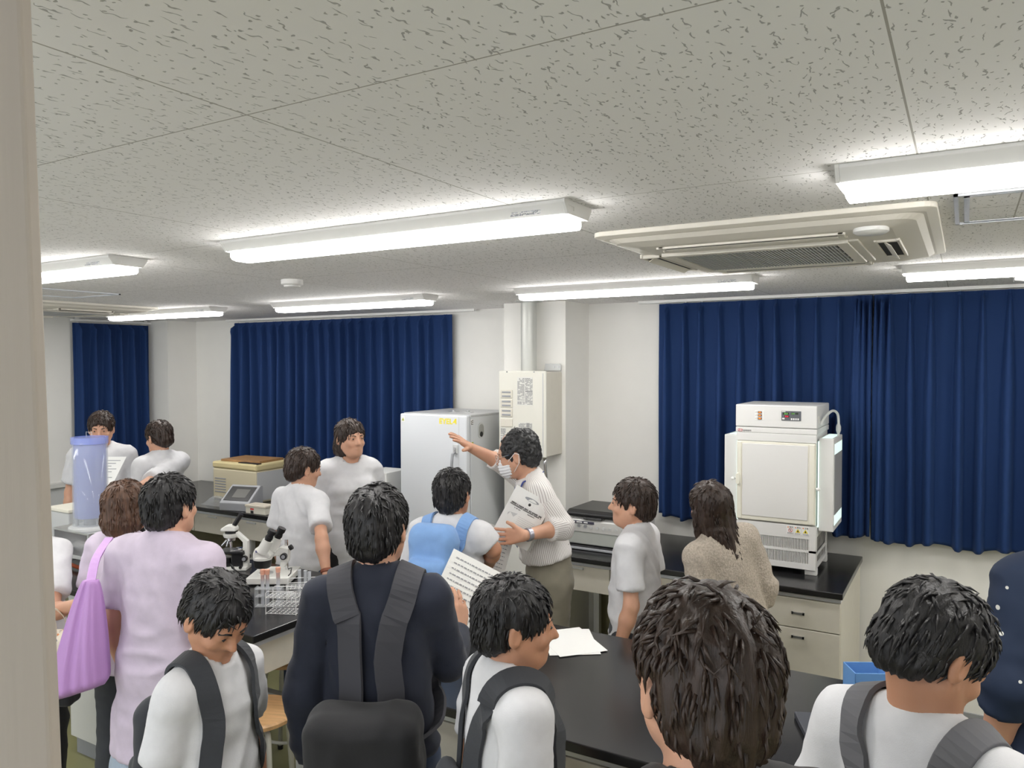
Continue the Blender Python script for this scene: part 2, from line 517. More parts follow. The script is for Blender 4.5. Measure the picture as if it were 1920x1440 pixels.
def make_ac(label, loc):
    t = thing('air_conditioner', label, 'air conditioner', loc, 0, 'ceiling cassette air conditioners')
    m = MB()
    # outer ring frame built as four mitred pieces with an opening for the louvres
    hx, hy = .47, .50
    loft(m, [(rrect(hx, hy, .04), 0), (rrect(hx, hy, .04), -.014), (rrect(hx - .025, hy - .025, .03), -.020)])
    m.build('outer_frame', M_ac, t, .002)
    m = MB()
    loft(m, [(rrect(hx - .03, hy - .03, .05), -.018), (rrect(hx - .05, hy - .05, .05), -.032), (rrect(hx - .11, hy - .10, .03), -.042), (rrect(hx - .18, hy - .17, .02), -.044)])
    m.build('panel', M_ac, t, .002)
    # intake grille
    m = MB(); m.box(-.30, .20, -.20, .24, -.048, -.042); m.build('grille_bed', M_dark, t)  # darkness of the hollow behind the slats put into this slab's colour
    m = MB()
    n = 46
    for i in range(n):
        x = -.295 + .49 * (i + .5) / n
        m.box(x - .0022, x + .0022, -.20, .24, -.053, -.047)
    for y in (-.1, 0, .1, .18): m.box(-.30, .20, y - .002, y + .002, -.051, -.048)
    m.build('intake_grille', M_lgrey, t)
    m = MB()
    for a in ((-.335, .235, -.235, -.20), (-.335, .235, .24, .275), (-.335, -.30, -.20, .24), (.20, .235, -.20, .24)):
        m.box(a[0], a[1], a[2], a[3], -.0545, -.042)
    m.box(.235, .262, -.235, .275, -.050, -.040)
    m.build('grille_frame', M_ac, t, .003)
    # four air outlets, each a slab coloured dark for the shade inside, with its flap
    for k, (cx, cy, ln, rot) in enumerate(((-.03, -.335, .52, 0), (-.03, .365, .52, PI), (.33, .02, .36, PI / 2), (-.39, .02, .40, -PI / 2))):
        T = Matrix.Translation((cx, cy, 0)) @ Matrix.Rotation(rot, 4, 'Z')
        MB().box(-ln / 2, ln / 2, -.026, .026, -.0455, -.040, T).build('outlet_shade', M_dark, t)
        tilt = -.12 if k < 2 else .6
        F = T @ Matrix.Translation((0, -.002, -.048 if k < 2 else -.052)) @ Matrix.Rotation(tilt, 4, 'X')
        MB().box(-ln / 2 + .008, ln / 2 - .008, *((-.004, .010) if k < 2 else (-.012, .014)), -.0015, .001, F).build('flap', M_ac, t, .002)
        fr = MB()
        fr.box(-ln / 2 - .014, ln / 2 + .014, .026, .034, -.049, -.036, T)
        fr.box(-ln / 2 - .014, ln / 2 + .014, -.036, -.026, -.049, -.034, T)
        for s_ in (-1, 1): fr.box(s_ * ln / 2 - .008, s_ * ln / 2 + .010, -.036, .034, -.049, -.036, T)
        fr.build('outlet_frame', M_ac, t, .003)
    m = MB(); m.lathe([(.045, -.040), (.045, -.050), (.036, -.056), (.0, -.058)], 24, Matrix.Translation((.31, -.385, 0)))
    m.build('sensor_cover', M_white, t, 0, 'auto')
    return t


AC0 = make_ac('ceiling air conditioner with open flaps in front of the right curtains', (-.535, 2.68, CEIL))
dup(AC0, (-4.55 - .9, 2.98, CEIL), label='ceiling air conditioner mostly hidden behind the door jamb at the left')


def hatch(label, cx, cy, hx, hy, fr=.02, m_in=None):
    t = thing('ceiling_hatch', label, 'ceiling hatch', (cx, cy, CEIL), 0)
    m = MB()
    for a, wd, z in ((0, .010, -.006), (.022, .012, -.005)):
        X, Y = hx - a, hy - a
        m.box(-X, X, -Y, -Y + wd, z, 0); m.box(-X, X, Y - wd, Y, z, 0)
        m.box(-X, -X + wd, -Y, Y, z, 0); m.box(X - wd, X, -Y, Y, z, 0)
    m.build('metal_frame', M_alu, t)
    MB().box(-hx + .034, hx - .034, -hy + .034, hy - .034, -.003, 0).build('panel', M_ceil, t)
    return t


hatch('square ceiling access hatch with aluminium rim beside the air conditioner', .195, 2.36, .225, .225)
hatch('square ceiling access hatch near the far left ceiling light', -4.42, 2.45, .225, .225)

t = thing('smoke_detector', 'round white smoke detector on the ceiling above the wide curtain', 'smoke detector', (-2.80, 2.66, CEIL))
MB().lathe([(.052, 0), (.052, -.022), (.046, -.027)], 28).build('base', M_fix, t, 0, 'auto')
MB().lathe([(.040, -.026), (.038, -.034), (.028, -.038), (.0, -.039)], 28).build('sensor_head', M_fix, t, 0, 'auto')
t = thing('emergency_light', 'small white box on the ceiling at the right edge of the photo', 'ceiling fitting', (.24, 4.10, CEIL))
MB().box(-.07, .07, -.05, .05, -.012, 0).build('base', M_fix, t, .002)
MB().prism([(-.055, -.012), (.055, -.012), (.04, -.06), (-.06, -.045)], 'y', -.045, .045).build('housing', M_fix, t, .003)

# ------------------------------------------------------------------ gas water heater and flue
t = thing('water_heater', 'cream wall-mounted gas water heater behind the man in the striped shirt', 'water heater', (-2.44, 4.26, 1.40))
MB().box(-.172, .166, .012, .24, 0, .535).build('case', M_cabinet, t, .006)
f = MB().box(-.174, .174, -.004, .014, -.005, .545).build('front_cover', mat('heater_cream', (.72, .71, .64), .4), t, .008)
MB().box(.150, .156, -.006, .002, .0, .53).build('cover_seam', M_lgrey, f)
m = MB()
for zc in (.455 - .06, .395 - .06, .335 - .06, .27 - .06):
    m.box(-.158, -.068, -.009, -.003, zc - .027, zc + .027)
m.build('vent_panel', M_cabinet, t, .004)
m = MB()
for zc in (.395, .335, .275):
    zc -= 0
    for dz in (-.014, .012):
        m.box(-.146, -.080, -.0115, -.0088, zc + dz - .0055, zc + dz + .0055)
m.build('louvre', M_grey, t, .003)
rg = random.Random(3)
MB().box(-.034, .080, -.0052, -.0038, .325, .505).build('instruction_sheet', mat('label_silver', (.70, .70, .66), .5), t)
m = MB(); printed(m, -.031, .020, .33, .50, -.0062, 26, rg, .8); printed(m, .026, .078, .33, .50, -.0062, 26, rg, .75)
m.box(.026, .078, -.0064, -.005, .414, .419)
m.build('instruction_print', mat('label_print', (.30, .30, .30), .6), t)
MB().box(-.026, .076, -.0052, -.0038, .16, .215).build('rating_plate', mat('label_silver', (.7, .7, .66), .5), t)
m = MB(); printed(m, -.022, .03, .165, .21, -.0062, 7, rg); m.box(.034, .056, -.0062, -.005, .185, .213); printed(m, .058, .074, .165, .21, -.0062, 8, rg)
m.build('rating_print', mat('label_print', (.3, .3, .3), .6), t)
MB().box(-.160, -.118, -.0052, -.0038, .02, .175).build('warning_sheet', mat('label_silver', (.7, .7, .66), .5), t)
m = MB(); printed(m, -.157, -.121, .07, .172, -.0062, 14, rg)
m.cyl((-.139, -.0062, .045), (-.139, -.005, .045), .012); m.build('warning_print', mat('label_print', (.3, .3, .3), .6), t)
m = MB()
m.prism([(.04, .545), (.165, .545), (.165, .58), (.155, .59), (.05, .59)], 'y', .22, .228)
m.build('bracket', M_lgrey, t, .001)
m = MB()
for x in (.115, .147): m.cyl((x, .216, .568), (x, .222, .568), .006)
m.build('bolt', M_steel, t)
m = MB()
for x in (-.11, .09): m.cyl((x, -.008, .538), (x, 0, .538), .004)
m.build('screw', M_grey, t)
m = MB(); m.tube([(.10, .12, 0), (.10, .12, -.06), (.10, .16, -.30), (.10, .21, -.9)], .012, 10); m.build('water_pipe', M_chrome, t, 0, True)
t = thing('flue_pipe', 'grey vertical flue pipe from water heater up to the ceiling', 'pipe', (-2.475, 4.41, 1.944))
MB().lathe([(.052, 0), (.052, CEIL - 1.944)], 32).build('pipe', mat('flue_grey', (.55, .56, .53), .38, metal=.2), t, 0, 'auto')
MB().lathe([(.052, .447), (.090, .453), (.090, .456)], 32).build('ceiling_flange', M_lgrey, t, 0, 'auto')

# ------------------------------------------------------------------ refrigerated incubator (tall white cabinet)
t = thing('incubator_cabinet', 'tall white refrigerated incubator with grey handle that the man points at', 'incubator', (-3.07, 4.15, 0))
HW, DP, HT = .275, .60, 1.655
M_fr = mat('cool_white_enamel', (.62, .64, .66), .35)
MB().box(-HW, HW, .05, DP, .06, HT - .012).build('body', M_fr, t, .006)
MB().box(-HW - .003, HW + .003, .045, DP + .003, HT - .014, HT).build('top_panel', mat('grey_enamel', (.5, .51, .52), .4), t, .003)
d = MB().box(-HW, HW, 0, .042, .30, HT - .004).build('door', mat('door_white', (.70, .725, .76), .3), t, .008)
MB().box(HW - .062, HW - .0595, -.001, .004, .31, HT - .012).build('door_seam', M_lgrey, d)
MB().box(-HW + .01, HW - .01, .04, .052, .31, HT - .02).build('gasket', M_grey, d)
h = MB(); h.tube([(.150 + .04, -.002, 1.26), (.150 + .04, -.035, 1.275), (.186, -.045, 1.33), (.190, -.04, 1.40), (.19, -.002, 1.415)], .0095, 10)
h.build('handle', M_grey, d, 0, True)
MB().box(.172, .208, -.012, 0, 1.40, 1.46).build('handle_lock', M_lgrey, d, .004)
m = MB(); m.cyl((.19, -.018, 1.435), (.19, -.01, 1.435), .010); m.build('keyhole', M_steel, d)
MB().box(-HW + .02, HW - .02, .02, .05, .08, .28).build('lower_vent', M_lgrey, t, .004)
for sx in (-1, 1):
    for y in (.1, .5):
        m = MB(); m.lathe([(.03, 0), (.03, .03), (.015, .04), (.015, .065)], 14, Matrix.Translation((sx * .22, y, 0))); m.build('foot', M_blackp, t)
# port on the right side
T = Matrix.Translation((HW, .17, 1.545)) @ Matrix.Rotation(PI / 2, 4, 'Y')
m = MB(); pts = []
for i in range(24):
    a = 2 * PI * i / 24; pts.append((.036 * math.cos(a) + (.016 if math.cos(a) > 0 else -.016), .036 * math.sin(a)))
m.prism(pts, 'z', -.001, .004, T); m.build('port_cover', M_lgrey, t, .001)
m = MB(); m.prism([(p[0] * .8 + .022 * 0, p[1] * .82) for p in pts], 'z', .003, .0055, T); m.build('port_plate', mat('port_grey', (.32, .32, .30), .4), t)
m = MB(); m.lathe([(.018, .0056), (.018, .0066)], 16, T @ Matrix.Translation((.026, 0, 0))); m.build('port_hole', M_dark, t)
# stickers
MB().box(-HW + .014, -HW + .04, -.0015, 0, 1.595, 1.632).build('warning_sticker', M_paper, t)
m = MB().prism([(-HW + .017, 1.603), (-HW + .037, 1.603), (-HW + .027, 1.625)], 'y', -.003, -.001).build('warning_symbol', mat('olive_print', (.35, .40, .05), .5), t)
m = MB().box(HW, HW + .0015, .045, .075, 1.588, 1.625); m.build('side_label', M_paper, t)
m = MB()
for zz, yy in ((1.59, .05), (1.60, .05), (1.61, .05), (1.59, .064), (1.603, .064), (1.614, .064)): m.box(HW + .001, HW + .003, yy, yy + .009, zz, zz + .006)
m.build('side_print', M_ink, t)
MB().box(HW, HW + .0015, .06, .078, 1.445, 1.475).build('side_warning', mat('olive_print', (.35, .4, .05), .5), t)
# yellow lettering EYEL + barless A
M_yp = mat('logo_yellow', (.88, .76, .06), .5)
text('lettering', 'EYEL', .050, M_yp, t, (.055, -.001, 1.594), bold=.0012, xs=1.05)
m = MB(); x = .164; z = 1.594
m.prism([(x, z + .008), (x + .022, z + .036), (x + .031, z + .036), (x + .031, z), (x + .023, z), (x + .023, z + .008)], 'y', -.0018, -.0004)
m.build('lettering', M_yp, t)
m = MB()
for x, y in ((.0, .25), (.12, .25)):
    m.lathe([(.04, HT), (.04, HT + .004), (.012, HT + .006), (.012, HT + .014), (0, HT + .014)], 20, Matrix.Translation((x, y, 0)))
m.build('top_cap', M_steel, t, 0, 'auto')

# ------------------------------------------------------------------ plant growth chamber
t = thing('growth_chamber', 'white plant growth chamber with lit side panels on the black wall bench', 'growth chamber', (-.872, 4.25, .87))
HX = .208
M_gc = mat('chamber_white', (.72, .715, .70), .38)
m = MB()
for sx in (-1, 1):
    for y in (.04, .37): m.box(sx * .18 - .03, sx * .18 + .03, y - .02, y + .02, 0, .035)
m.build('foot', M_white, t, .003)
# lower compressor case with grille
m = MB()
m.box(-HX, HX, .012, .40, .032, .050); m.box(-HX, HX, .012, .40, .20, .262)
m.box(-HX, -HX + .03, .012, .40, .05, .20); m.box(HX - .012, HX, .012, .045, .05, .20); m.box(HX - .012, HX, .37, .40, .05, .20)
m.box(-HX, HX, .38, .40, .05, .20); m.box(HX - .008, HX, .04, .38, .10, .115)
m.build('compressor_case', M_gc, t, .003)
m = MB()
m.box(-HX, HX, 0, .014, .032, .062); m.box(-HX, HX, 0, .014, .122, .134); m.box(-HX, HX, 0, .014, .193, .262)
m.box(-HX, -HX + .04, 0, .014, .062, .193); m.box(HX - .035, HX, 0, .014, .062, .193)
n = 44
for i in range(n):
    x = -HX + .04 + (2 * HX - .075) * (i + .5) / n
    m.box(x - .0020, x + .0020, .002, .012, .06, .195)
m.build('front_grille', M_gc, t)
MB().box(-HX + .03, HX - .012, .03, .36, .052, .198).build('compressor', mat('machine_grey', (.28, .27, .26), .6, noise=.5, nscale=14), t)
# chamber body
MB().box(-HX + .006, HX - .006, .03, .40, .262, .745).build('chamber_body', M_gc, t, .003)
d = MB().box(-HX + .004, HX - .004, -.002, .03, .268, .700)
d = d.build('door', M_cream, t, .006)
MB().box(-HX + .034, HX - .042, -.005, 0, .292, .686).build('door_panel', M_gc, d, .002)
MB().box(HX - .036, HX - .008, -.008, 0, .272, .694).build('door_post', M_cream, d, .004, False, 3)
MB().box(-HX + .008, -HX + .030, -.008, 0, .272, .694).build('door_post', M_cream, d, .004, False, 3)
m = MB(); loft(m, [([(p[0] * .5, p[1]) for p in rrect(.026, .034, .025)], 0), ([(p[0] * .5, p[1]) for p in rrect(.022, .03, .02)], .012)])
o = m.build('latch', M_cream, d, .001, 'auto'); o.location = (-HX + .014, -.008, .49); o.rotation_euler = (PI / 2, 0, 0)
for sx, zz in ((-1, .49), (1, .465)):
    m = MB(); T = Matrix.Translation((sx * (HX + .014), -.002, zz)) @ Matrix.Rotation(PI / 2, 4, 'X')
    m.lathe([(.006, 0), (.005, .006), (.010, .012), (.010, .018), (0, .022)], 16, T); m.cyl((sx * HX, .0, zz), (sx * (HX + .014), -.006, zz), .005)
    m.build('wing_knob', M_white, t, 0, 'auto')
# head box with controls
h = MB().box(-HX - .002, HX + .002, -.004, .40, .745 + .0, .775).build('header', M_gc, t, .004)
hb = MB().box(-HX - .002, HX + .002, -.006, .40, .777, .897).build('control_box', M_gc, t, .005)
MB().box(-HX + .002, HX, -.003, .01, .700, .745).build('header_strip', M_gc, t, .003)
MB().box(-HX + .10, -HX + .151, -.0075, -.006, .815, .866).build('switch_plate', M_white, hb, .001)
for i, zz in enumerate((.857, .8405, .824)):
    s = MB().box(-HX + .118, -HX + .138, -.011, -.006, zz - .0058, zz + .0058).build('switch', mat('switch_dark', (.10, .03, .02), .4), hb, .001)
    MB().box(-HX + .1215, -HX + .1345, -.0118, -.0108, zz - .0028, zz + .0028).build('switch_lamp', M_lamp_o, s)
    text('switch_mark', 'LAMP', .0055, M_ink, hb, (-HX + .1025, -.0078, zz - .002), ext=.0002)
cp = MB().box(.060 - .028, .149 - .018, -.0085, -.006, .817, .868).build('control_panel', mat('panel_grey', (.10, .105, .12), .5), hb)
m = MB().box(.040, .070, -.0095, -.008, .848, .860); m.box(.081, .098, -.0095, -.008, .850, .860); m.box(.102, .117, -.0095, -.008, .850, .860)
m.build('display', mat('display_green', (.02, .035, .015), .2), cp)
MB().box(.048, .072, -.0095, -.008, .834, .845).build('display', mat('display_red', (.10, .0, .01), .2), cp)
text('digits', '25.0', .011, mat('led_green', (.2, .6, .1), .4, emit=.6), cp, (.045, -.0097, .850), ext=.0001)
text('digits', '0:30', .009, mat('led_green', (.2, .6, .1), .4, emit=.6), cp, (.083, -.0097, .8515), ext=.0001)
text('digits', '25.0', .010, mat('led_red', (.9, .02, .05), .4, emit=1.2), cp, (.050, -.0097, .836), ext=.0001)
m = MB().box(.036, .048, -.0095, -.008, .823, .831)
for x in (.080, .091, .102, .113): m.box(x, x + .0075, -.0095, -.008, .821, .830)
m.box(.034, .052, -.0092, -.008, .862, .866)
m.build('button', M_white, cp)
# logo
m = MB().box(-HX + .010, -HX + .0340, -.0048, -.003, .7500, .7640); m.build('logo_tile', mat('logo_red', (.45, .02, .03), .5), h)
text('logo', 'NK', .0150, M_white, h, (-HX + .0120, -.0052, .7518), ext=.0002, bold=.0003)
text('logo', 'system', .0165, M_ink, h, (-HX + .036, -.0045, .7520), ext=.0002, bold=.0002)
# side lamp wings
for sx in (-1, 1):
    x0, x1 = (HX, HX + .078) if sx > 0 else (-HX - .072, -HX)
    y0, y1 = .045, .36
    wz0, wz1 = .215 + .02, .725 + .0
    wg = MB().box(min(x0 + .004 * sx, x1), max(x0, x1) - (.004 if sx < 0 else 0), y0, y1, wz0, wz1).build('lamp_wing', M_gc, t, .004)
    xo = x1 if sx > 0 else x0
    m = MB()
    m.box(xo - .001, xo + .001, y0 + .025, y1 - .015, wz1 - .085, wz1 - .03) if sx > 0 else m.box(xo - .001, xo + .001, y0 + .02, y1 - .02, wz1 - .085, wz1 - .03)
    m.box(xo - .001, xo + .001, y0 + .025, y1 - .015, wz0 + .03, wz0 + .085)
    m.box(min(x0, x1) + .016, max(x0, x1) - .012, y0 + .03, y1 - .03, wz1 - .001, wz1 + .0012)
    m.build('lit_slot', M_glow, wg)
    if sx > 0:
        MB().box(xo - .001, xo + .0015, y0 + .025, y1 - .015, wz0 + .085, wz1 - .085).build('side_plate', mat('plate_grey', (.33, .33, .34), .5), wg)
    gx = HX + .001 if sx > 0 else -HX - .004
    MB().box(gx, gx + .003, .034, .05, wz0 + .02, wz1 - .015).build('lit_gap', M_glow, wg)
# stickers
sk = MB().box(.060, .174, -.0015, .001, .212, .258).build('sticker', M_paper, t)
for i, (s1, col) in enumerate((('警告', 0), ('警告', 1), ('注意', 1))):
    x = .062 + .038 * i
    text('sticker_title', s1, .010, M_ink, sk, (x + .013, -.002, .2465), ext=.0001)
    MB().prism([(x + .003, .2468), (x + .011, .2468), (x + .007, .2545)], 'y', -.002, -.0012).build('sticker_mark', M_orange, sk)
    if col: 
        MB().prism([(x + .006, .224), (x + .031, .224), (x + .0185, .244)], 'y', -.002, -.0012).build('sticker_symbol', M_yel, sk)
        MB().prism([(x + .015, .226), (x + .022, .226), (x + .0205, .236), (x + .0165, .236)], 'y', -.0025, -.0018).build('sticker_symbol', M_ink, sk)
    else:
        m = MB(); m.tube([(x + .0185 + .0095 * math.cos(a), -.002, .233 + .0095 * math.sin(a)) for a in [2 * PI * q / 20 for q in range(20)]], .0011, 5, True)
        m.cyl((x + .012, -.002, .240), (x + .025, -.002, .226), .0011, n=5); m.build('sticker_symbol', M_red, sk)
        m = MB().box(x + .0165, x + .0205, -.0022, -.0012, .228, .239); m.build('sticker_symbol', M_grey, sk)
    m = MB(); printed(m, x + .003, x + .034, .214, .2215, -.002, 2, rg, .9); m.build('sticker_print', M_grey, sk)
m = MB(); m.box(.0985, .0990, -.002, -.001, .213, .257); m.box(.1365, .137, -.002, -.001, .213, .257); m.build('sticker_line', M_grey, sk)
MB().box(HX + .002, HX + .0035, .04, .05, .805, .842).build('side_tag', M_cream, hb)
m = MB(); m.tube(smooth_pts([(HX + .002, .10, .79), (HX + .02, .12, .83), (HX + .045, .20, .862), (HX + .065, .24, .85), (HX + .072, .25, .81), (HX + .072, .25, .725)]), .007, 10)
m.build('hose', mat('clear_hose', (.72, .74, .73), .3, alpha=.85), t, 0, True)
m = MB(); m.lathe([(.008, .74), (.013, .755), (.013, .775), (.008, .79)], 14, Matrix.Translation((HX + .072, .25, 0))); m.build('hose_joint', M_lgrey, t, 0, 'auto')


# ------------------------------------------------------------------ benches
def knob_handle(mb, x, y, z, wd=.06):
    mb.box(x - wd / 2, x + wd / 2, y - .014, y - .008, z - .006, z + .006)
    mb.box(x - wd / 2, x - wd / 2 + .008, y - .014, y, z - .006, z + .006); mb.box(x + wd / 2 - .008, x + wd / 2, y - .014, y, z - .006, z + .006)


def bench(label, x0, x1, y0, y1, units, top_z=.87, island=False, upstand=True):
    """units: list of (xa, xb, kind) with kind 'drawer' | 'doors' | 'knee'"""
    t = thing('laboratory_bench', label, 'laboratory bench', (x0, y0, 0))
    L, D = x1 - x0, y1 - y0
    MB().box(0, L, 0, D, top_z - .032, top_z).build('worktop', M_black, t, .004)
    MB().box(.01, L - .01, .014, D - .01, top_z - .052, top_z - .032).build('edge_rail', M_alu, t)
    for xa, xb, kind in units:
        a, c = xa - x0, xb - x0
        if kind == 'drawer' or kind == 'knee':
            n = max(1, round((c - a) / .45)); wd = (c - a) / n
            for i in range(n):
                q = MB().box(a + i * wd + .003, a + (i + 1) * wd - .003, .02, D * .8, top_z - .20, top_z - .055).build('drawer', M_cabinet, t, .002)
                m = MB(); m.box(a + (i + .5) * wd - .05, a + (i + .5) * wd + .05, .012, .021, top_z - .075, top_z - .062); m.build('drawer_handle', M_lgrey, q, .001)
        if kind == 'doors':
            cb = MB().box(a, c, .03, D - .02, .08, top_z - .052).build('cabinet', M_cabinet, t, .002)
            n = max(1, round((c - a) / .45)); wd = (c - a) / n
            for i in range(n):
                MB().box(a + i * wd + .003, a + (i + 1) * wd - .003, .014, .03, .09, top_z - .21).build('door', M_cabinet, t, .002)
                MB().box(a + i * wd + .003, a + (i + 1) * wd - .003, .014, .03, top_z - .205, top_z - .058).build('drawer', M_cabinet, t, .002)
                m = MB(); knob_handle(m, a + (i + .5) * wd, .014, top_z - .13); knob_handle(m, a + (i + .5) * wd, .014, top_z - .25); m.build('handle', M_steel, t)
            MB().box(a, c, .05, D - .04, 0, .08).build('plinth', M_blackp, t)
    return t


# wall bench left of the incubator cabinet
b1 = bench('long black-topped wall bench with cream drawers under the wide navy curtain', -6.35, -3.45, 3.92, 4.84,
           [(-6.3, -5.7, 'doors'), (-5.7, -3.5, 'knee')])
for x in (.62, 1.7, 2.86):
    m = MB(); m.box(x - .02, x + .02, .04, .08, 0, .67); m.box(x - .02, x + .02, .80, .84, 0, .67); m.box(x - .02, x + .02, .04, .84, .05, .09); m.build('leg_frame', M_lgrey, b1)
MB().box(.6, 2.88, .845, .86, .09, .82).build('back_panel', mat('olive_panel_and_shade', (.22, .20, .12), .6), b1)  # olive-brown stands in for the shaded wall behind the knee space
# wall bench with copier and growth chamber
b2 = bench('black-topped wall bench carrying the copier and the growth chamber', -2.17, -.50, 4.0, 4.84,
           [(-1.30, -.51, 'doors'), (-2.16, -1.30, 'knee')])
m = MB(); m.box(.02, .06, .04, .08, 0, .67); m.box(.02, .06, .72, .76, 0, .67); m.box(.02, .06, .04, .76, .05, .09); m.build('leg_frame', M_lgrey, b2)
MB().box(.02, .87, .80, .815, .09, .82).build('back_panel', mat('olive_panel_and_shade', (.22, .20, .12), .6), b2)  # knee-space shade put into the olive colour here too
# left island bench
b3 = bench('black island bench with microscopes and test tubes, behind the students at left', -5.6, -2.52, 2.16, 3.02,
           [(-3.35, -2.56, 'drawer')])
MB().box(-3.92 + 5.6, -3.38 + 5.6, .03, .80, .10, .818).build('pedestal', mat('pedestal_white', (.66, .66, .63), .5), b3, .002)
MB().box(-3.92 + 5.6, -3.38 + 5.6, .06, .78, 0, .10).build('plinth', M_grey, b3)
MB().box(.05, -3.92 + 5.6, .25, .27, 0, .818).build('modesty_panel', mat('olive_panel_and_shade', (.22, .20, .12), .6), b3)
MB().box(-2.60 + 5.6, -2.56 + 5.6, .30, .50, 0, .818).build('end_leg', M_lgrey, b3, .002)
m = MB(); m.box(-3.38 + 5.6, -2.56 + 5.6, .38, .42, .37, .42); m.build('stretcher', M_lgrey, b3, .002)
MB().box(2.98 - .10, 2.98 - .07, .0172, .0195, .675, .69).build('drawer_label', M_yel, b3)
# right island bench
b4 = bench('black island bench at the right, in the middle of the crowd', -1.62, .0, 2.03, 2.92,
           [(-1.55, -.75, 'doors'), (-.75, -.02, 'knee')])
MB().box(.88, 1.58, .8, .82, 0, .82).build('back_panel', mat('olive_panel_and_shade', (.22, .20, .12), .6), b4)
# ================================================================== THINGS ON THE BENCHES
ROT = math.radians(30.5)      # turned like the microscopes on the island bench
M_scope = mat('scope_white', (.80, .80, .76), .35)

# compound microscope
t = thing('microscope', 'white compound microscope with single black eyepiece on the island bench', 'microscope', (-3.43, 2.84, .87), ROT)
m = MB(); m.prism([(-.085, 0), (.062, 0), (.062, .02), (-.075, .016), (-.085, .010)], 'y', -.045, .045); m.build('base', M_scope, t, .004)
m = MB(); m.prism([(.062, .015), (.062, .156), (.006, .206), (-.015, .206), (-.015, .186), (.0, .186), (.034, .150), (.034, .015)], 'y', -.016, .016); m.build('arm', M_scope, t, .003)
m = MB(); m.lathe([(.036, .176), (.040, .184), (.040, .198)], 28, Matrix.Translation((-.035, 0, 0)))
m.build('head_seat', M_scope, t, 0, 'auto')
m = MB(); m.lathe([(.034, .197), (.034, .208)], 28, Matrix.Translation((-.032, 0, 0))); m.build('head_ring', M_blackp, t, 0, 'auto')
m = MB(); m.prism([(-.086, .210), (.0, .210), (.002, .232), (-.022, .246), (-.055, .243), (-.084, .225)], 'y', -.028, .028); m.build('head', M_scope, t, .008)
m = MB(); m.cyl((-.020, 0, .234), (.022, 0, .300), .0125); m.cyl((.019, 0, .2955), (.0235, 0, .3025), .0145); m.build('eyepiece', M_blackp, t, 0, 'auto')
m = MB(); m.lathe([(.012, .150), (.024, .158), (.024, .172), (.016, .178)], 20, Matrix.Translation((-.035, 0, 0))); m.build('nosepiece', M_chrome, t, 0, 'auto')
for a, l in ((-.5, .046), (.15, .034), (.9, .030)):
    m = MB(); dx = math.sin(a)
    m.cyl((-.042 - .012 * a, -.006, .160), (-.045 + .030 * -a * 1.2 - .004, -.010, .160 - l), .0088, .0060, 14); m.build('objective', M_chrome, t, 0, 'auto')
m = MB(); m.box(-.088, .044, -.052, .052, .094, .106); m.box(-.02, .046, -.04, .04, .086, .095); m.build('stage', M_blackp, t, .002)
m = MB(); m.box(-.03, .03, -.03, -.024, .106, .112); m.cyl((.03, -.03, .112), (-.02, -.045, .109), .002); m.cyl((.03, .03, .112), (-.02, .04, .109), .002); m.box(.01, .03, -.02, .01, .106, .118); m.build('slide_clip', M_chrome, t)
m = MB(); m.box(-.026, .034, -.022, .022, .018, .09); m.build('substage_block', M_blackp, t, .003)
m = MB(); m.lathe([(.022, .016), (.024, .02), (.024, .034), (.017, .038), (.015, .062)], 20, Matrix.Translation((-.052, 0, 0))); m.build('lamp_house', M_blackp, t, 0, 'auto')
for sy in (-1, 1):
    m = MB(); m.cyl((.047, sy * .015, .062), (.047, sy * .034, .062), .016, n=24); m.build('focus_knob', M_blackp, t, 0, 'auto')
    m = MB(); m.cyl((.047, sy * .034, .062), (.047, sy * .040, .062), .010, n=20); m.build('fine_focus_knob', M_grey, t, 0, 'auto')
m = MB(); m.cyl((.03, -.03, .018), (.03, -.045, .018), .009, n=16); m.build('light_dial', M_blackp, t, 0, 'auto')

# stereo microscope
t = thing('stereo_microscope', 'white stereo microscope with two black eyepieces on the island bench', 'microscope', (-3.09, 2.79, .87), ROT); t.scale = (1.14, 1.14, 1.14)
m = MB(); m.box(-.095, .095, -.10, .10, .006, .036); m.build('base', M_scope, t, .004)
for sx in (-1, 1):
    for sy in (-1, 1):
        m = MB(); m.cyl((sx * .08, sy * .085, 0), (sx * .08, sy * .085, .008), .01); m.build('foot', M_blackp, t)
m = MB(); m.lathe([(.032, .036), (.032, .039)], 24, Matrix.Translation((-.03, -.02, 0))); m.build('stage_plate', M_lgrey, t, 0, 'auto')
m = MB(); m.cyl((.045, .045, .03), (.045, .045, .175), .008); m.build('column', M_chrome, t, 0, 'auto')
m = MB(); m.prism([(.025, .055), (.045, .055), (.062, .085), (.066, .145), (.03, .150), (-.02, .118), (-.03, .100), (.02, .112), (.032, .098)], 'y', -.005, .045); m.build('focus_bracket', M_scope, t, .004)
m = MB(); m.lathe([(.030, .062), (.036, .066), (.041, .100)], 28, Matrix.Translation((-.045, -.02, 0))); m.build('objective_housing', M_blackp, t, 0, 'auto')
m = MB(); m.lathe([(.041, .100), (.044, .106), (.043, .112), (.036, .116)], 28, Matrix.Translation((-.045, -.02, 0))); m.build('lens_collar', M_scope, t, 0, 'auto')
m = MB(); m.prism([(-.082, .110), (-.006, .110), (.006, .122), (-.008, .138), (-.028, .160), (-.070, .156), (-.080, .134)], 'y', -.052, .014); m.build('pod', M_scope, t, .006)
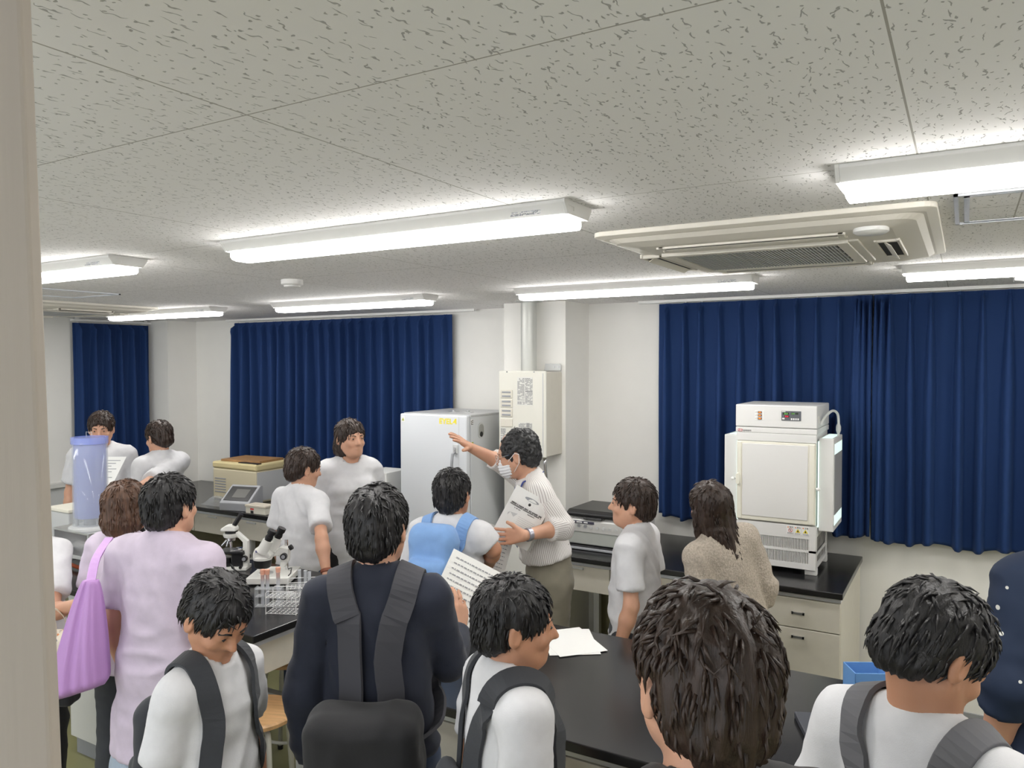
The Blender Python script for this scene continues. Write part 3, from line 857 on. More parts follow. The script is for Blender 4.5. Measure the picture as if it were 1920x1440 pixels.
for i, y in enumerate((-.045, .005)):
    a = Vector((-.036 + .028 * i, y, .146)); d = Vector((.45, 0, .89)).normalized()
    m = MB(); m.cyl(a - d * .01, a + d * .052, .026, .022, 22); p = m.build('eye_tube', M_scope, t, 0, 'auto')
    m = MB(); m.cyl(a + d * .050, a + d * .085, .0155, n=20); m.cyl(a + d * .085, a + d * .102, .019, n=20); m.cyl(a + d * .060, a + d * .070, .0178, n=20); m.build('eyepiece', M_blackp, p, 0, 'auto')
m = MB(); m.cyl((.050, -.008, .112), (.050, -.028, .112), .0145, n=22); m.build('focus_knob', M_blackp, t, 0, 'auto')
m = MB(); m.cyl((.050, -.028, .112), (.050, -.030, .112), .009, n=22); m.build('knob_cap', M_grey, t, 0, 'auto')
m = MB(); m.cyl((.066, .02, .140), (.078, .02, .148), .012, n=18); m.build('clamp_knob', M_blackp, t, 0, 'auto')
m = MB(); m.box(-.066, -.036, -.0535, -.0515, .139, .147); m.build('name_plate', mat('plate_navy', (.03, .04, .22), .4), t)
m = MB(); m.cyl((-.01, -.015, .036), (-.01, -.015, .037), .003)
m.tube([(.05, .05, .036), (.075, .02, .05), (.085, -.02, .055), (.09, -.05, .044), (.085, -.07, .038)], .0022, 6); m.build('lamp_cord', M_blackp, t)
t = thing('power_cord', 'black power cord looping on the bench between the two microscopes', 'power cord', (-3.24, 2.72, .872))
m = MB(); m.tube([(-.02, .05, .0), (-.06, .03, .01), (-.09, .0, .045), (-.075, -.02, .07), (-.04, -.03, .06), (-.01, -.04, .02), (.03, -.05, .003), (.06, -.09, .003)], .0035, 8)
m.build('cord', M_blackp, t, 0, True)

# test tubes with peach stoppers and their rack
M_rack = mat('clear_rack', (.75, .78, .8), .15, alpha=.3)
t = thing('test_tube_rack', 'clear plastic rack holding the test tubes with peach stoppers', 'test tube rack', (-2.775, 2.475, .87), ROT)
for z in (.004, .05, .085):
    MB().box(-.06, .06, -.022, .022, z - .003, z).build('shelf', M_rack, t)
for x in (-.06, .06): MB().box(x - .002, x + .002, -.022, .022, 0, .09).build('end_plate', M_rack, t)
tt0 = None


def test_tube(label, p, h=.14, plug=True, r=.009, group='test tubes on the island bench'):
    t = thing('test_tube', label, 'test tube', p, 0, group)
    m = MB(); m.lathe([(.001, 0), (r * .7, .002), (r, .009), (r, h), (r * 1.12, h + .001), (r * 1.12, h + .003), (r * .88, h + .003), (r * .88, .010), (.001, .003)], 14, cap=False)
    m.build('tube', mat('tube_glass', (.85, .88, .92), .05, alpha=.35, spec=1.0), t, 0, True)
    if plug:
        m = MB(); m.lathe([(r * .85, h - .022), (r * 1.0, h), (r * 1.25, h + .018), (r * 1.25, h + .026)], 14)
        m.build('foam_stopper', mat('peach_foam', (.80, .42, .30), .9), t, 0, 'auto')
    return t


e = Vector((math.cos(ROT), math.sin(ROT), 0))
base = Vector((-2.775, 2.475, .875))
ta = test_tube('left test tube with a broad peach stopper, in front of the stereo microscope', base - e * .030)
test_tube('second peach-stoppered test tube from the left, touching the first one', base - e * .008)
test_tube('right peach-stoppered test tube standing apart from the other two', base + e * .042, .150)

# wire racks with glass tubes
M_wire = mat('white_coated_wire', (.80, .80, .80), .35)


def wire_rack(label, loc, rz, lx, ly, lz, nx, ny):
    t = thing('wire_rack', label, 'test tube rack', loc, rz, 'white wire racks')
    r = .0013
    for z in (.004, lz * .5, lz):
        m = MB()
        for i in range(nx + 1): x = -lx / 2 + lx * i / nx; m.cyl((x, -ly / 2, z), (x, ly / 2, z), r, n=5)
        for i in range(ny + 1): y = -ly / 2 + ly * i / ny; m.cyl((-lx / 2, y, z), (lx / 2, y, z), r, n=5)
        m.build('grid', M_wire, t)
    m = MB()
    for sy in (-1, 1):
        y = sy * ly / 2
        m.tube([(-lx / 2, y, 0), (-lx / 2, y, lz + .022), (-lx / 2 + .01, y, lz + .03), (lx / 2 - .01, y, lz + .03), (lx / 2, y, lz + .022), (lx / 2, y, 0)], r * 1.4, 6)
    m.build('frame', M_wire, t)
    return t


wire_rack('white wire rack with glass tubes, left of the navy-jacketed person', (-2.70, 2.63, .87), ROT + .2, .17, .08, .065, 9, 4)
wire_rack('empty white wire rack right beside the navy-jacketed person shoulder', (-2.65, 2.45, .87), ROT - .1, .14, .08, .075, 7, 4)
for i, (dx, dy) in enumerate(((-.035, .015), (-.013, .02), (.008, .012))):
    test_tube(['leftmost', 'middle', 'rightmost'][i] + ' of three clear unstoppered test tubes in the wire rack', (-2.70 + dx * 1.6, 2.63 + dy, .875), .125, False, .0085)

# glass washer with blue basket, on a steel stand
P = Vector((-4.11, 2.385, .87))
t = thing('steel_stand', 'stainless steel stand under the blue pipette washer on the island bench', 'stand', P)
MB().box(-.17, .16, -.07, .13, .225, .237).build('top_plate', M_steel, t, .002)
MB().box(-.17, -.158, -.07, .13, .09, .225).build('side_plate', M_steel, t, .001)
MB().box(.148, .16, -.07, .13, .09, .225).build('side_plate', M_steel, t, .001)
m = MB(); m.prism([(-.07, .11), (.13, .11), (.13, .105), (-.07, .09)], 'x', -.158, .148); m.build('tray', M_steel, t)
for sx in (-.155, .145):
    for sy in (-.06, .12):
        m = MB(); m.cyl((sx, sy, 0), (sx, sy, .095), .007); m.build('leg', M_steel, t)
M_bl = mat('translucent_blue_plastic', (.30, .38, .90), .15, alpha=.42, spec=.6)
M_cl = mat('translucent_clear_plastic', (.72, .76, .80), .1, alpha=.22, spec=.6)
t = thing('pipette_washer', 'tall translucent blue pipette washer cylinder at the left', 'pipette washer', P + Vector((.02, .03, .237)))
MB().lathe([(.11, 0), (.11, .010), (.095, .018), (.08, .018)], 36).build('base', M_lgrey, t, 0, 'auto')
m = MB(); m.lathe([(.035, .018), (.035, .05)], 20)
for k in range(3):
    a = k * 2.1; m.cyl((.065 * math.cos(a), .065 * math.sin(a), .01), (.065 * math.cos(a), .065 * math.sin(a), .06), .009)
m.build('drain_stem', M_grey, t, 0, 'auto')
m = MB(); m.lathe([(.088, .018), (.088, .49), (.086, .49), (.086, .02)], 40, cap=False); m.build('outer_cylinder', M_cl, t, 0, True)
m = MB(); m.lathe([(.001, .06), (.078, .06), (.080, .07), (.080, .455), (.092, .46), (.092, .495), (.086, .495), (.086, .47), (.077, .46), (.077, .064)], 40, cap=False); m.build('basket', M_bl, t, 0, 'auto')
m = MB()
for k in range(9):
    a = k * .7; r = .03 + .03 * (k % 2)
    m.cyl((r * .5 * math.cos(a), r * .5 * math.sin(a), .07), (r * math.cos(a + .3), r * math.sin(a + .3), .38 + .02 * (k % 3)), .0035, n=8)
m.build('pipettes', M_bl, t)
m = MB(); m.tube([(-.098, .0, .018), (-.100, 0, .40), (-.098, 0, .435), (-.088, 0, .45), (-.07, 0, .445)], .011, 12); m.build('siphon_pipe', M_chrome, t, 0, True)
m = MB(); m.tube([(0.02, 0, .50), (.02, 0, .52), (-.03, 0, .52), (-.03, 0, .49)], .0025, 6); m.build('lift_handle', M_cl, t)
t = thing('rubber_hose', 'orange rubber hose lying on the bench below the steel stand', 'hose', (-4.15, 2.42, .881))
m = MB(); m.tube([(-.35, .02, .0), (-.2, -.01, .008), (-.05, -.04, .01), (.1, -.05, .004), (.25, -.02, 0), (.36, .06, 0), (.40, .16, 0)], .010, 12)
m.build('hose', mat('orange_rubber', (.70, .12, .03), .5), t, 0, True)
t = thing('glass_funnel_stand', 'clear glass measuring vessel with a flared foot on the bench', 'glassware', (-3.90, 2.27, .87))
m = MB(); m.lathe([(.036, 0), (.036, .003), (.010, .012), (.006, .02), (.007, .03), (.018, .05), (.018, .052), (.008, .075), (.007, .17), (.009, .172), (.006, .172), (.005, .06), (.001, .03)], 24, cap=False)
m.build('vessel', mat('tube_glass', (.85, .88, .92), .05, alpha=.35, spec=1.0), t, 0, True)
t = thing('hot_plate', 'low white magnetic stirrer with red lettering at the bench edge', 'stirrer', (-4.16, 2.225, .87), .0)
MB().box(-.08, .08, -.05, .05, .012, .062).build('case', M_white, t, .006)
MB().lathe([(.045, .062), (.045, .067)], 32).build('plate', M_lgrey, t, 0, 'auto')
m = MB(); printed(m, -.02, .06, .028, .045, -.0515, 2, random.Random(2), .9); m.build('red_print', M_red, t)
for sx in (-1, 1):
    for sy in (-1, 1):
        m = MB(); m.cyl((sx * .065, sy * .035, 0), (sx * .065, sy * .035, .013), .009); m.build('foot', M_blackp, t)
t = thing('instrument_case', 'pale upright instrument behind the steel stand at the far left', 'instrument', (-4.52, 2.55, .87))
MB().box(-.12, .10, -.07, .10, 0, .27).build('case', M_lgrey, t, .006)
MB().box(-.125, .105, -.075, .105, .27, .29).build('lid', M_whitec, t, .004)

# back bench instruments
t = thing('centrifuge', 'old cream laboratory machine with grey side on the back wall bench', 'laboratory machine', (-5.10, 4.23, .87))
MB().box(-.30, .22, .0, .42, .0, .26).build('case', mat('aged_cream', (.62, .56, .40), .5), t, .012)
MB().box(-.305, .225, -.004, .425, .26, .315).build('lid', mat('yellowed_cream', (.68, .58, .32), .5), t, .014)
MB().box(.2205, .223, .01, .41, .02, .25).build('side_panel', M_lgrey, t)
m = MB()
for i in range(6): m.box(-.28 + .006, -.14, -.002, .001, .06 + .022 * i, .07 + .022 * i)
m.build('vent', M_grey, t)
t = thing('wooden_board', 'thin brown board lying on top of the old cream machine', 'board', (-5.15, 4.42, 1.185), .1)
MB().box(-.20, .22, -.14, .14, .0, .018).build('board', mat('brown_board', (.34, .19, .08), .6, noise=.2, nscale=8, stretch=(1, 10, 1)), t, .002)
t = thing('dark_tray', 'dark flat tray in front of the brown board on the cream machine', 'tray', (-5.0, 4.27, 1.185))
MB().box(-.10, .12, -.03, .018, 0, .006).build('tray', M_blackp, t, .001)
t = thing('control_console', 'grey sloping control console with dark screen on the back bench', 'console', (-4.82, 4.03, .87), .25)
m = MB(); m.prism([(-.09, 0), (.10, 0), (.10, .17), (.07, .175), (-.09, .06)], 'x', -.13, .13); m.build('case', mat('console_grey', (.36, .37, .39), .45), t, .005)
sl = math.atan2(.115, .16)
T = Matrix.Translation((0, -.008, .1195)) @ Matrix.Rotation(sl, 4, 'X')
MB().box(-.11, .11, -.075, .075, .0, .003, T).build('screen_bezel', M_blackp, t)
MB().box(-.05, .07, -.045, .045, .003, .0045, T).build('screen', mat('screen_grey', (.16, .16, .15), .2), t)
t = thing('small_white_case', 'small white plastic case with red tag on the front of back bench', 'plastic case', (-4.56, 3.99, .87), .05)
MB().box(-.10, .10, -.05, .05, 0, .05).build('box', M_whitec, t, .004)
MB().box(-.104, .104, -.054, .054, .05, .066).build('lid', mat('lid_beige', (.66, .60, .50), .5), t, .003)
MB().box(-.05, -.015, -.0515, -.049, .03, .042).build('tag', M_red, t)
MB().box(-.047, -.018, -.0515, -.049, .004, .024).build('latch', M_dark, t)
t = thing('plastic_bag', 'crumpled clear plastic bag lying on the back bench', 'plastic bag', (-5.12, 4.06, .87))
rg = np.random.RandomState(5)
m = MB(); n = 14; vs = []; fs = []
for i in range(n):
    for j in range(n):
        u, v = i / (n - 1) * 2 - 1, j / (n - 1) * 2 - 1
        h = max(0, (1 - u * u) * (1 - v * v)) * (.05 + rg.rand() * .03)
        vs.append((u * .15, v * .06, .001 + h))
for i in range(n - 1):
    for j in range(n - 1): fs.append((i * n + j, (i + 1) * n + j, (i + 1) * n + j + 1, i * n + j + 1))
m.poly(vs, fs); m.build('bag', M_cl, t, 0, True)
t = thing('white_carton', 'stack of white boxes on the bench touching the incubator cabinet', 'box', (-3.58, 4.15, .87))
MB().box(-.11, .10, 0, .25, 0, .19).build('lower_box', M_white, t, .003)
MB().box(-.10, .11, .0, .24, .192, .36).build('upper_box', M_white, t, .003)

# copier
t = thing('copier', 'white desktop copier with black lid on the wall bench behind the man', 'copier', (-1.87, 4.19, .87))
M_cp = mat('copier_silver', (.66, .66, .64), .4)
MB().box(-.215, .215, .0, .36, .0, .022).build('base', M_blackp, t, .003)
MB().box(-.215, .215, .0, .36, .030, .105).build('lower_body', mat('copier_grey', (.40, .42, .39), .45), t, .006)
MB().box(-.205, .205, .015, .35, .02, .032).build('paper_slot', M_dark, t)
MB().box(-.21, .21, -.03, .06, .003, .012).build('paper_tray', M_grey, t, .002)
m = MB(); m.prism([(.0, .105), (.36, .105), (.36, .195), (.03, .195), (-.012, .175), (-.004, .105)], 'x', -.215, .215); m.build('control_body', M_cp, t, .006)
m = MB(); m.prism([(-.012, .198), (.36, .198), (.36, .232), (.02, .236), (-.012, .222)], 'x', -.215, .215); m.build('scanner_lid', M_blackp, t, .008)
m = MB(); m.prism([(-.018, .186), (.0, .186), (.0, .200), (-.014, .200)], 'x', -.10, .02); m.build('lid_grip', M_blackp, t, .003)
T = Matrix.Translation((0, -.0095, .143)) @ Matrix.Rotation(.0, 4, 'X')
MB().box(-.185, -.03, -.003, .004, .014, .030, T).build('display_strip', mat('strip_dark', (.06, .06, .09), .3), t)
m = MB()
for x0_, x1_ in ((-.180, -.155), (-.146, -.108), (-.098, -.072)): m.box(x0_, x1_, -.0042, -.002, .019, .026, T)
m.build('display_window', M_paper, t)
for x in (-.172, -.130, -.088):
    m = MB(); m.box(x - .010, x + .010, -.004, .0, .004, .009, T); m.build('key', M_grey, t, .001)
m = MB(); 
for x in (-.172, -.130, -.088): m.box(x - .014, x + .012, -.003, .001, -.002, .0, T); m.box(x - .008, x + .006, -.003, .001, -.010, -.004, T)
m.build('key_print', M_grey, t)
m = MB()
for x in (-.05, -.01, .03, .07, .11, .15): m.lathe([(.008, 0), (.008, .003)], 12, T @ Matrix.Translation((x, 0, -.004)) @ Matrix.Rotation(PI / 2, 4, 'X'))
m.build('round_key', M_lgrey, t)

# right island things
t = thing('paper_sheets', 'white paper sheets lying at the far edge of the right island bench', 'paper', (-1.36, 2.76, .872), .6)
MB().box(-.10, .10, -.14, .14, 0, .0015).build('sheet', M_paper, t)
MB().box(-.10, .10, -.14, .14, .0016, .003, Matrix.Rotation(.25, 4, 'Z')).build('sheet', M_paper, t)
t = thing('blue_box', 'light blue plastic bin on the right island bench beside the dark-haired boy', 'plastic bin', (-.27, 2.78, .87), .5)
mb_ = mat('light_blue_plastic', (.16, .36, .72), .4)
MB().box(-.06, .06, -.05, .05, 0, .006).build('bottom', mb_, t)
for a in ((-.06, .06, -.05, -.046), (-.06, .06, .046, .05), (-.06, -.056, -.05, .05), (.056, .06, -.05, .05)): MB().box(*a, 0, .11).build('side', mb_, t, .001)
t = thing('dark_tray', 'shallow dark tray on the right island bench in front of the blue bin', 'tray', (-.27, 2.50, .87), .4)
MB().box(-.16, .16, -.10, .10, 0, .02).build('tray', mat('tray_dark', (.05, .055, .07), .4), t, .004)

# stools
def stool(label, loc):
    t = thing('stool', label, 'stool', loc, .4, 'round wooden laboratory stools')
    MB().lathe([(.150, .525), (.160, .530), (.162, .545), (.155, .553), (0, .555)], 40).build('seat', M_wood, t, 0, 'auto')
    MB().lathe([(.10, .505), (.12, .515), (.12, .526)], 30).build('seat_bracket', M_lgrey, t, 0, 'auto')
    ml = mat('stool_grey_paint', (.55, .54, .48), .45)
    for k in range(4):
        a = PI / 4 + k * PI / 2; c_, s_ = math.cos(a), math.sin(a)
        m = MB(); m.tube([(.03 * c_, .03 * s_, .513), (.105 * c_, .105 * s_, .511), (.125 * c_, .125 * s_, .500), (.133 * c_, .133 * s_, .47), (.165 * c_, .165 * s_, .012)], .0115, 10)
        g = m.build('leg', ml, t, 0, True)
        m = MB(); m.lathe([(.014, 0), (.014, .02)], 12, Matrix.Translation((.165 * c_, .165 * s_, 0))); m.build('rubber_foot', M_blackp, g)
    m = MB(); m.tube([(.150 * math.cos(2 * PI * i / 48), .150 * math.sin(2 * PI * i / 48), .17) for i in range(48)], .008, 8, True); m.build('foot_ring', ml, t, 0, True)
    return t


q = W(482, 1330, 3.2)
stool('round wooden stool beside the boy in the white T-shirt, nearer one', (q.x, q.y, 0))
q = W(548, 1384, 3.85)
stool('round wooden stool under the island bench, farther one', (q.x, q.y, 0))
# ================================================================== BODIES: signed distance fields turned into one surface
class Grid:
    def __init__(s, lo, hi, step, refine=()):
        s.ax = []
        for i in range(3):
            pts = []; x = lo[i]
            while x < hi[i]:
                pts.append(x); st = step
                for (rl, rh, rs) in refine:
                    if rl[i] - step < x < rh[i]: st = min(st, rs)
                x += st
            pts.append(x); s.ax.append(np.array(pts))
        s.F = np.full([len(a) for a in s.ax], 9.0, dtype=np.float32)

    def region(s, lo, hi):
        sl = []
        for i in range(3):
            a = np.searchsorted(s.ax[i], lo[i]); b = np.searchsorted(s.ax[i], hi[i])
            sl.append(slice(max(0, a - 1), min(len(s.ax[i]), b + 1)))
        return tuple(sl)

    def pts(s, sl):
        return np.meshgrid(s.ax[0][sl[0]], s.ax[1][sl[1]], s.ax[2][sl[2]], indexing='ij')


def seval(pr, X, Y, Z):
    kd = pr[0]
    if kd == 'cap':
        _, a, b, ra, rb, sq = pr[:6]
        a = np.array(a, float); b = np.array(b, float)
        if sq is not None:
            R, sc = sq
            A = (np.array(R) / np.array(sc)[:, None])   # rows: local axes / scale
            mn = 1.0
            P = np.stack([X - a[0], Y - a[1], Z - a[2]], -1) @ A.T
            d = A @ (b - a)
        else:
            P = np.stack([X - a[0], Y - a[1], Z - a[2]], -1); d = b - a
        t = np.clip((P @ d) / max(1e-9, d @ d), 0, 1)
        q = P - t[..., None] * d
        return np.sqrt((q ** 2).sum(-1)) - (ra + (rb - ra) * t)
    if kd == 'ell':
        _, c, r, R = pr[:4]
        P = np.stack([X - c[0], Y - c[1], Z - c[2]], -1)
        if R is not None: P = P @ np.array(R).T
        r = np.array(r, float)
        k0 = np.sqrt(((P / r) ** 2).sum(-1)); k1 = np.sqrt(((P / r ** 2) ** 2).sum(-1)) + 1e-9
        return k0 * (k0 - 1) / k1
    if kd == 'box':
        _, c, h, R, rd = pr[:5]
        P = np.stack([X - c[0], Y - c[1], Z - c[2]], -1)
        if R is not None: P = P @ np.array(R).T
        q = np.abs(P) - (np.array(h) - rd)
        return np.sqrt((np.maximum(q, 0) ** 2).sum(-1)) + np.minimum(q.max(-1), 0) - rd


def sbound(pr):
    if pr[0] == 'cap':
        a, b = np.array(pr[1]), np.array(pr[2]); r = max(pr[3], pr[4]) * (max(pr[5][1]) if pr[5] else 1)
        return np.minimum(a, b) - r, np.maximum(a, b) + r
    if pr[0] == 'ell':
        r = max(pr[2]) if pr[3] is not None else np.array(pr[2]); return np.array(pr[1]) - r, np.array(pr[1]) + r
    r = np.linalg.norm(pr[2]); return np.array(pr[1]) - r, np.array(pr[1]) + r


def _fill(g, prims, step):
    for p, k, op in prims:
        a, b = sbound(p); mg = max(k, .001) * 1.5 + 2.5 * step
        sl = g.region(a - mg, b + mg)
        if any(q.stop <= q.start for q in sl): continue
        X, Y, Z = g.pts(sl); d = seval(p, X, Y, Z).astype(np.float32); f = g.F[sl]
        if op == '+':
            if k > 0:
                h = np.clip(.5 + .5 * (f - d) / k, 0, 1); g.F[sl] = f * (1 - h) + d * h - k * h * (1 - h)
            else: g.F[sl] = np.minimum(f, d)
        else:  # '-' and '='
            d = -d
            if k > 0:
                h = np.clip(.5 - .5 * (f - d) / k, 0, 1); g.F[sl] = f * (1 - h) + d * h + k * h * (1 - h)
            else: g.F[sl] = np.maximum(f, d)


def _cut(g, cuts):
    if not cuts: return
    X, Y, Z = g.pts((slice(None),) * 3)
    for c in cuts:
        pt, nr = np.array(c[0]), np.array(c[1], float); nr = nr / np.linalg.norm(nr)
        d = (X - pt[0]) * nr[0] + (Y - pt[1]) * nr[1] + (Z - pt[2]) * nr[2]
        g.F = np.maximum(g.F, d.astype(np.float32))


def sdf(prims, step=.009, refine=(), cuts=(), pad=.03, subs=(), subk=.02, box=None):
    """prims: (shape, k, op) op '+' smooth union, '-' smooth subtraction; cuts: (point, normal) keep the side the normal points away from"""
    los, his = zip(*[sbound(p) for p, k, op in prims if op == '+'])
    for sp, sc in subs:
        a_, b_ = zip(*[sbound(p) for p, k, op in sp]); los += a_; his += b_
    lo, hi = np.min(los, 0) - pad, np.max(his, 0) + pad
    g = Grid(lo, hi, step, refine)
    minus = [q for q in prims if q[2] == '='] 
    _fill(g, [q for q in prims if q[2] != '='], step)
    _cut(g, cuts)
    main = g.F
    for sp, sc in subs:
        g.F = np.full_like(main, 9.0)
        _fill(g, sp, step)
        _cut(g, sc)
        h = np.clip(.5 + .5 * (main - g.F) / subk, 0, 1); main = main * (1 - h) + g.F * h - subk * h * (1 - h)
    g.F = main
    _fill(g, minus, step)
    return g


def surface(g):
    F = g.F; F = np.where(np.abs(F) < 1e-7, 1e-7, F); nx, ny, nz = F.shape
    S_ = F < 0
    c = [S_[i:nx - 1 + i, j:ny - 1 + j, k:nz - 1 + k] for i in (0, 1) for j in (0, 1) for k in (0, 1)]
    n_in = sum(x.astype(np.int8) for x in c)
    act = (n_in > 0) & (n_in < 8)
    idx = -np.ones(act.shape, np.int64); ii, jj, kk = np.nonzero(act); n = len(ii); idx[ii, jj, kk] = np.arange(n)
    acc = np.zeros((n, 3)); cnt = np.zeros(n)
    corners = [(i, j, k) for i in (0, 1) for j in (0, 1) for k in (0, 1)]
    for a in corners:
        for ax in range(3):
            if a[ax]: continue
            b = list(a); b[ax] = 1
            fa = F[ii + a[0], jj + a[1], kk + a[2]]; fb = F[ii + b[0], jj + b[1], kk + b[2]]
            m = (fa < 0) != (fb < 0)
            t = np.where(m, fa / np.where(m, fa - fb, 1), 0)
            p = np.stack([g.ax[0][ii + a[0]], g.ax[1][jj + a[1]], g.ax[2][kk + a[2]]], -1)
            q = np.stack([g.ax[0][ii + b[0]], g.ax[1][jj + b[1]], g.ax[2][kk + b[2]]], -1)
            acc += np.where(m[:, None], p + (q - p) * t[:, None], 0); cnt += m
    V = acc / cnt[:, None]
    faces = []
    for ax in range(3):
        A = [slice(1, -1)] * 3; A[ax] = slice(0, -1)
        lo = list(A); hi = list(A); hi[ax] = slice(1, None)
        s0 = S_[tuple(lo)]; s1 = S_[tuple(hi)]
        e = np.argwhere(s0 != s1)
        if not len(e): continue
        inside0 = s0[tuple(e.T)]
        base = e + np.array([1 if q != ax else 0 for q in range(3)])
        u, v = [(1, 2), (2, 0), (0, 1)][ax]
        q4 = []
        for du, dv in ((1, 1), (0, 1), (0, 0), (1, 0)):
            o = base.copy(); o[:, u] -= du; o[:, v] -= dv; q4.append(idx[o[:, 0], o[:, 1], o[:, 2]])
        q4 = np.stack(q4, -1)
        q4[~inside0] = q4[~inside0][:, ::-1]
        faces.append(q4)
    return V, np.concatenate(faces)


_rs = np.random.RandomState(11); _LAT = _rs.rand(64, 64, 64) * 2 - 1


def vnoise(P):
    P = P + 1000.0; i = np.floor(P).astype(int); f = P - i; f = f * f * (3 - 2 * f); i %= 64; j = (i + 1) % 64
    L = _LAT; r = 0
    for a in (0, 1):
        for b in (0, 1):
            for c in (0, 1):
                w = (f[:, 0] if a else 1 - f[:, 0]) * (f[:, 1] if b else 1 - f[:, 1]) * (f[:, 2] if c else 1 - f[:, 2])
                r = r + w * L[(j if a else i)[:, 0], (j if b else i)[:, 1], (j if c else i)[:, 2]]
    return r


def normals(V, Fc):
    a = V[Fc[:, 2]] - V[Fc[:, 0]]; b = V[Fc[:, 3]] - V[Fc[:, 1]]; fn = np.cross(a, b)
    N = np.zeros_like(V)
    for k in range(4): np.add.at(N, Fc[:, k], fn)
    return N / (np.linalg.norm(N, axis=1)[:, None] + 1e-12)


def relax(V, Fc, it=1, lam=.5):
    for _ in range(it):
        A = np.zeros_like(V); n = np.zeros(len(V))
        for k in range(4):
            j = Fc[:, (k + 1) % 4]; i = Fc[:, k]
            np.add.at(A, i, V[j]); np.add.at(n, i, 1); np.add.at(A, j, V[i]); np.add.at(n, j, 1)
        V = V + lam * (A / np.maximum(n, 1)[:, None] - V)
    return V


def skin(name, g, m, parent, T=None, disp=None, smooth=1, attr=None):
    V, Fc = surface(g)
    V = relax(V, Fc, smooth)
    if disp is not None: V = V + normals(V, Fc) * disp(V)[:, None]
    at = attr(V) if attr else None
    if T is not None:
        M_ = np.array(T); V = V @ M_[:3, :3].T + M_[:3, 3]
    me = bpy.data.meshes.new(name)
    me.vertices.add(len(V)); me.vertices.foreach_set('co', V.astype(np.float32).ravel())
    me.loops.add(Fc.size); me.loops.foreach_set('vertex_index', Fc.astype(np.int32).ravel())
    me.polygons.add(len(Fc)); me.polygons.foreach_set('loop_start', np.arange(0, Fc.size, 4, dtype=np.int32))
    me.polygons.foreach_set('loop_total', np.full(len(Fc), 4, np.int32))
    me.update(calc_edges=True); me.validate()
    if at is not None:
        a = me.attributes.new('strip', 'FLOAT', 'POINT'); a.data.foreach_set('value', at.astype(np.float32))
    return link(name, me, m, parent, smooth=True)


# ------------------------------------------------------------------ people
def skinmat(name, c): return mat(name, c, .5, noise=.05, nscale=14, sub=.12, bump=.06, bscale=300)


SK1 = skinmat('skin_warm', (.60, .33, .22))
SK2 = skinmat('skin_tan', (.50, .25, .15))
SK3 = skinmat('skin_pale', (.68, .42, .31))


def hairmat(name, c, r=.42): return mat(name, c, r, noise=.35, nscale=90, stretch=(1, 1, .12), bump=.25, bscale=260)


H_blk = hairmat('hair_black', (.012, .011, .012)); H_dkb = hairmat('hair_dark_brown', (.035, .020, .014)); H_brn = hairmat('hair_brown', (.085, .042, .024))
H_old = mat('hair_greying_black', (.02, .02, .021), .4, noise=.5, nscale=70, bump=.3, bscale=150)


def cloth(name, c, rough=.85, bump=.12): return mat(name, c, rough, noise=.04, nscale=30, bump=bump, bscale=500, sheen=.1)


C_white = cloth('white_cotton', (.66, .66, .68)); C_lilac = cloth('lilac_cotton', (.58, .50, .61)); C_navy = cloth('navy_jacket_cloth', (.012, .016, .032))
C_black = cloth('black_cloth', (.012, .012, .014)); C_denim = cloth('dark_denim', (.03, .05, .10)); C_ldenim = cloth('pale_denim', (.36, .43, .52))
C_khaki = cloth('khaki_cloth', (.23, .21, .16)); C_beige = mat('beige_knit', (.47, .41, .34), .95, noise=.22, nscale=120, bump=.5, bscale=160); C_char = cloth('charcoal_cloth', (.035, .038, .045))
C_bluep = cloth('light_blue_cloth', (.20, .36, .66)); C_maskw = cloth('mask_white', (.80, .81, .84)); C_shoe = mat('shoe_dark', (.03, .03, .035), .5); C_shoew = mat('shoe_white', (.7, .7, .7), .5)


def striped():
    m, nt, b = nodes('pinstriped_shirt'); N, L = nt.nodes, nt.links
    a = N.new('ShaderNodeAttribute'); a.attribute_name = 'strip'
    mu = N.new('ShaderNodeMath'); mu.operation = 'MULTIPLY'; mu.inputs[1].default_value = 2 * PI / .0105; L.new(a.outputs['Fac'], mu.inputs[0])
    si = N.new('ShaderNodeMath'); si.operation = 'SINE'; L.new(mu.outputs[0], si.inputs[0])
    r = N.new('ShaderNodeValToRGB'); r.color_ramp.elements[0].position = .66; r.color_ramp.elements[1].position = .9
    r.color_ramp.elements[0].color = (.80, .78, .76, 1); r.color_ramp.elements[1].color = (.33, .28, .27, 1)
    L.new(si.outputs[0], r.inputs[0]); L.new(r.outputs[0], b.inputs['Base Color']); b.inputs['Roughness'].default_value = .85
    return m


C_strip = striped()


def dotted():
    m, nt, b = nodes('navy_dotted_cloth'); N, L = nt.nodes, nt.links
    tc = N.new('ShaderNodeTexCoord'); v = N.new('ShaderNodeTexVoronoi'); v.inputs['Scale'].default_value = 17; v.inputs['Randomness'].default_value = .6
    L.new(tc.outputs['Object'], v.inputs['Vector'])
    r = N.new('ShaderNodeValToRGB'); r.color_ramp.interpolation = 'CONSTANT'; r.color_ramp.elements[0].color = (.7, .7, .65, 1)
    r.color_ramp.elements[1].position = .12; r.color_ramp.elements[1].color = (.010, .022, .055, 1)
    L.new(v.outputs['Distance'], r.inputs[0]); L.new(r.outputs[0], b.inputs['Base Color']); b.inputs['Roughness'].default_value = .8
    return m


C_dots = dotted()


def rotm(yaw=0, pitch=0, roll=0):
    """head/limb rotation: yaw left positive, pitch nod down positive"""
    return Matrix.Rotation(yaw, 3, 'Z') @ Matrix.Rotation(-pitch, 3, 'X') @ Matrix.Rotation(roll, 3, 'Y')


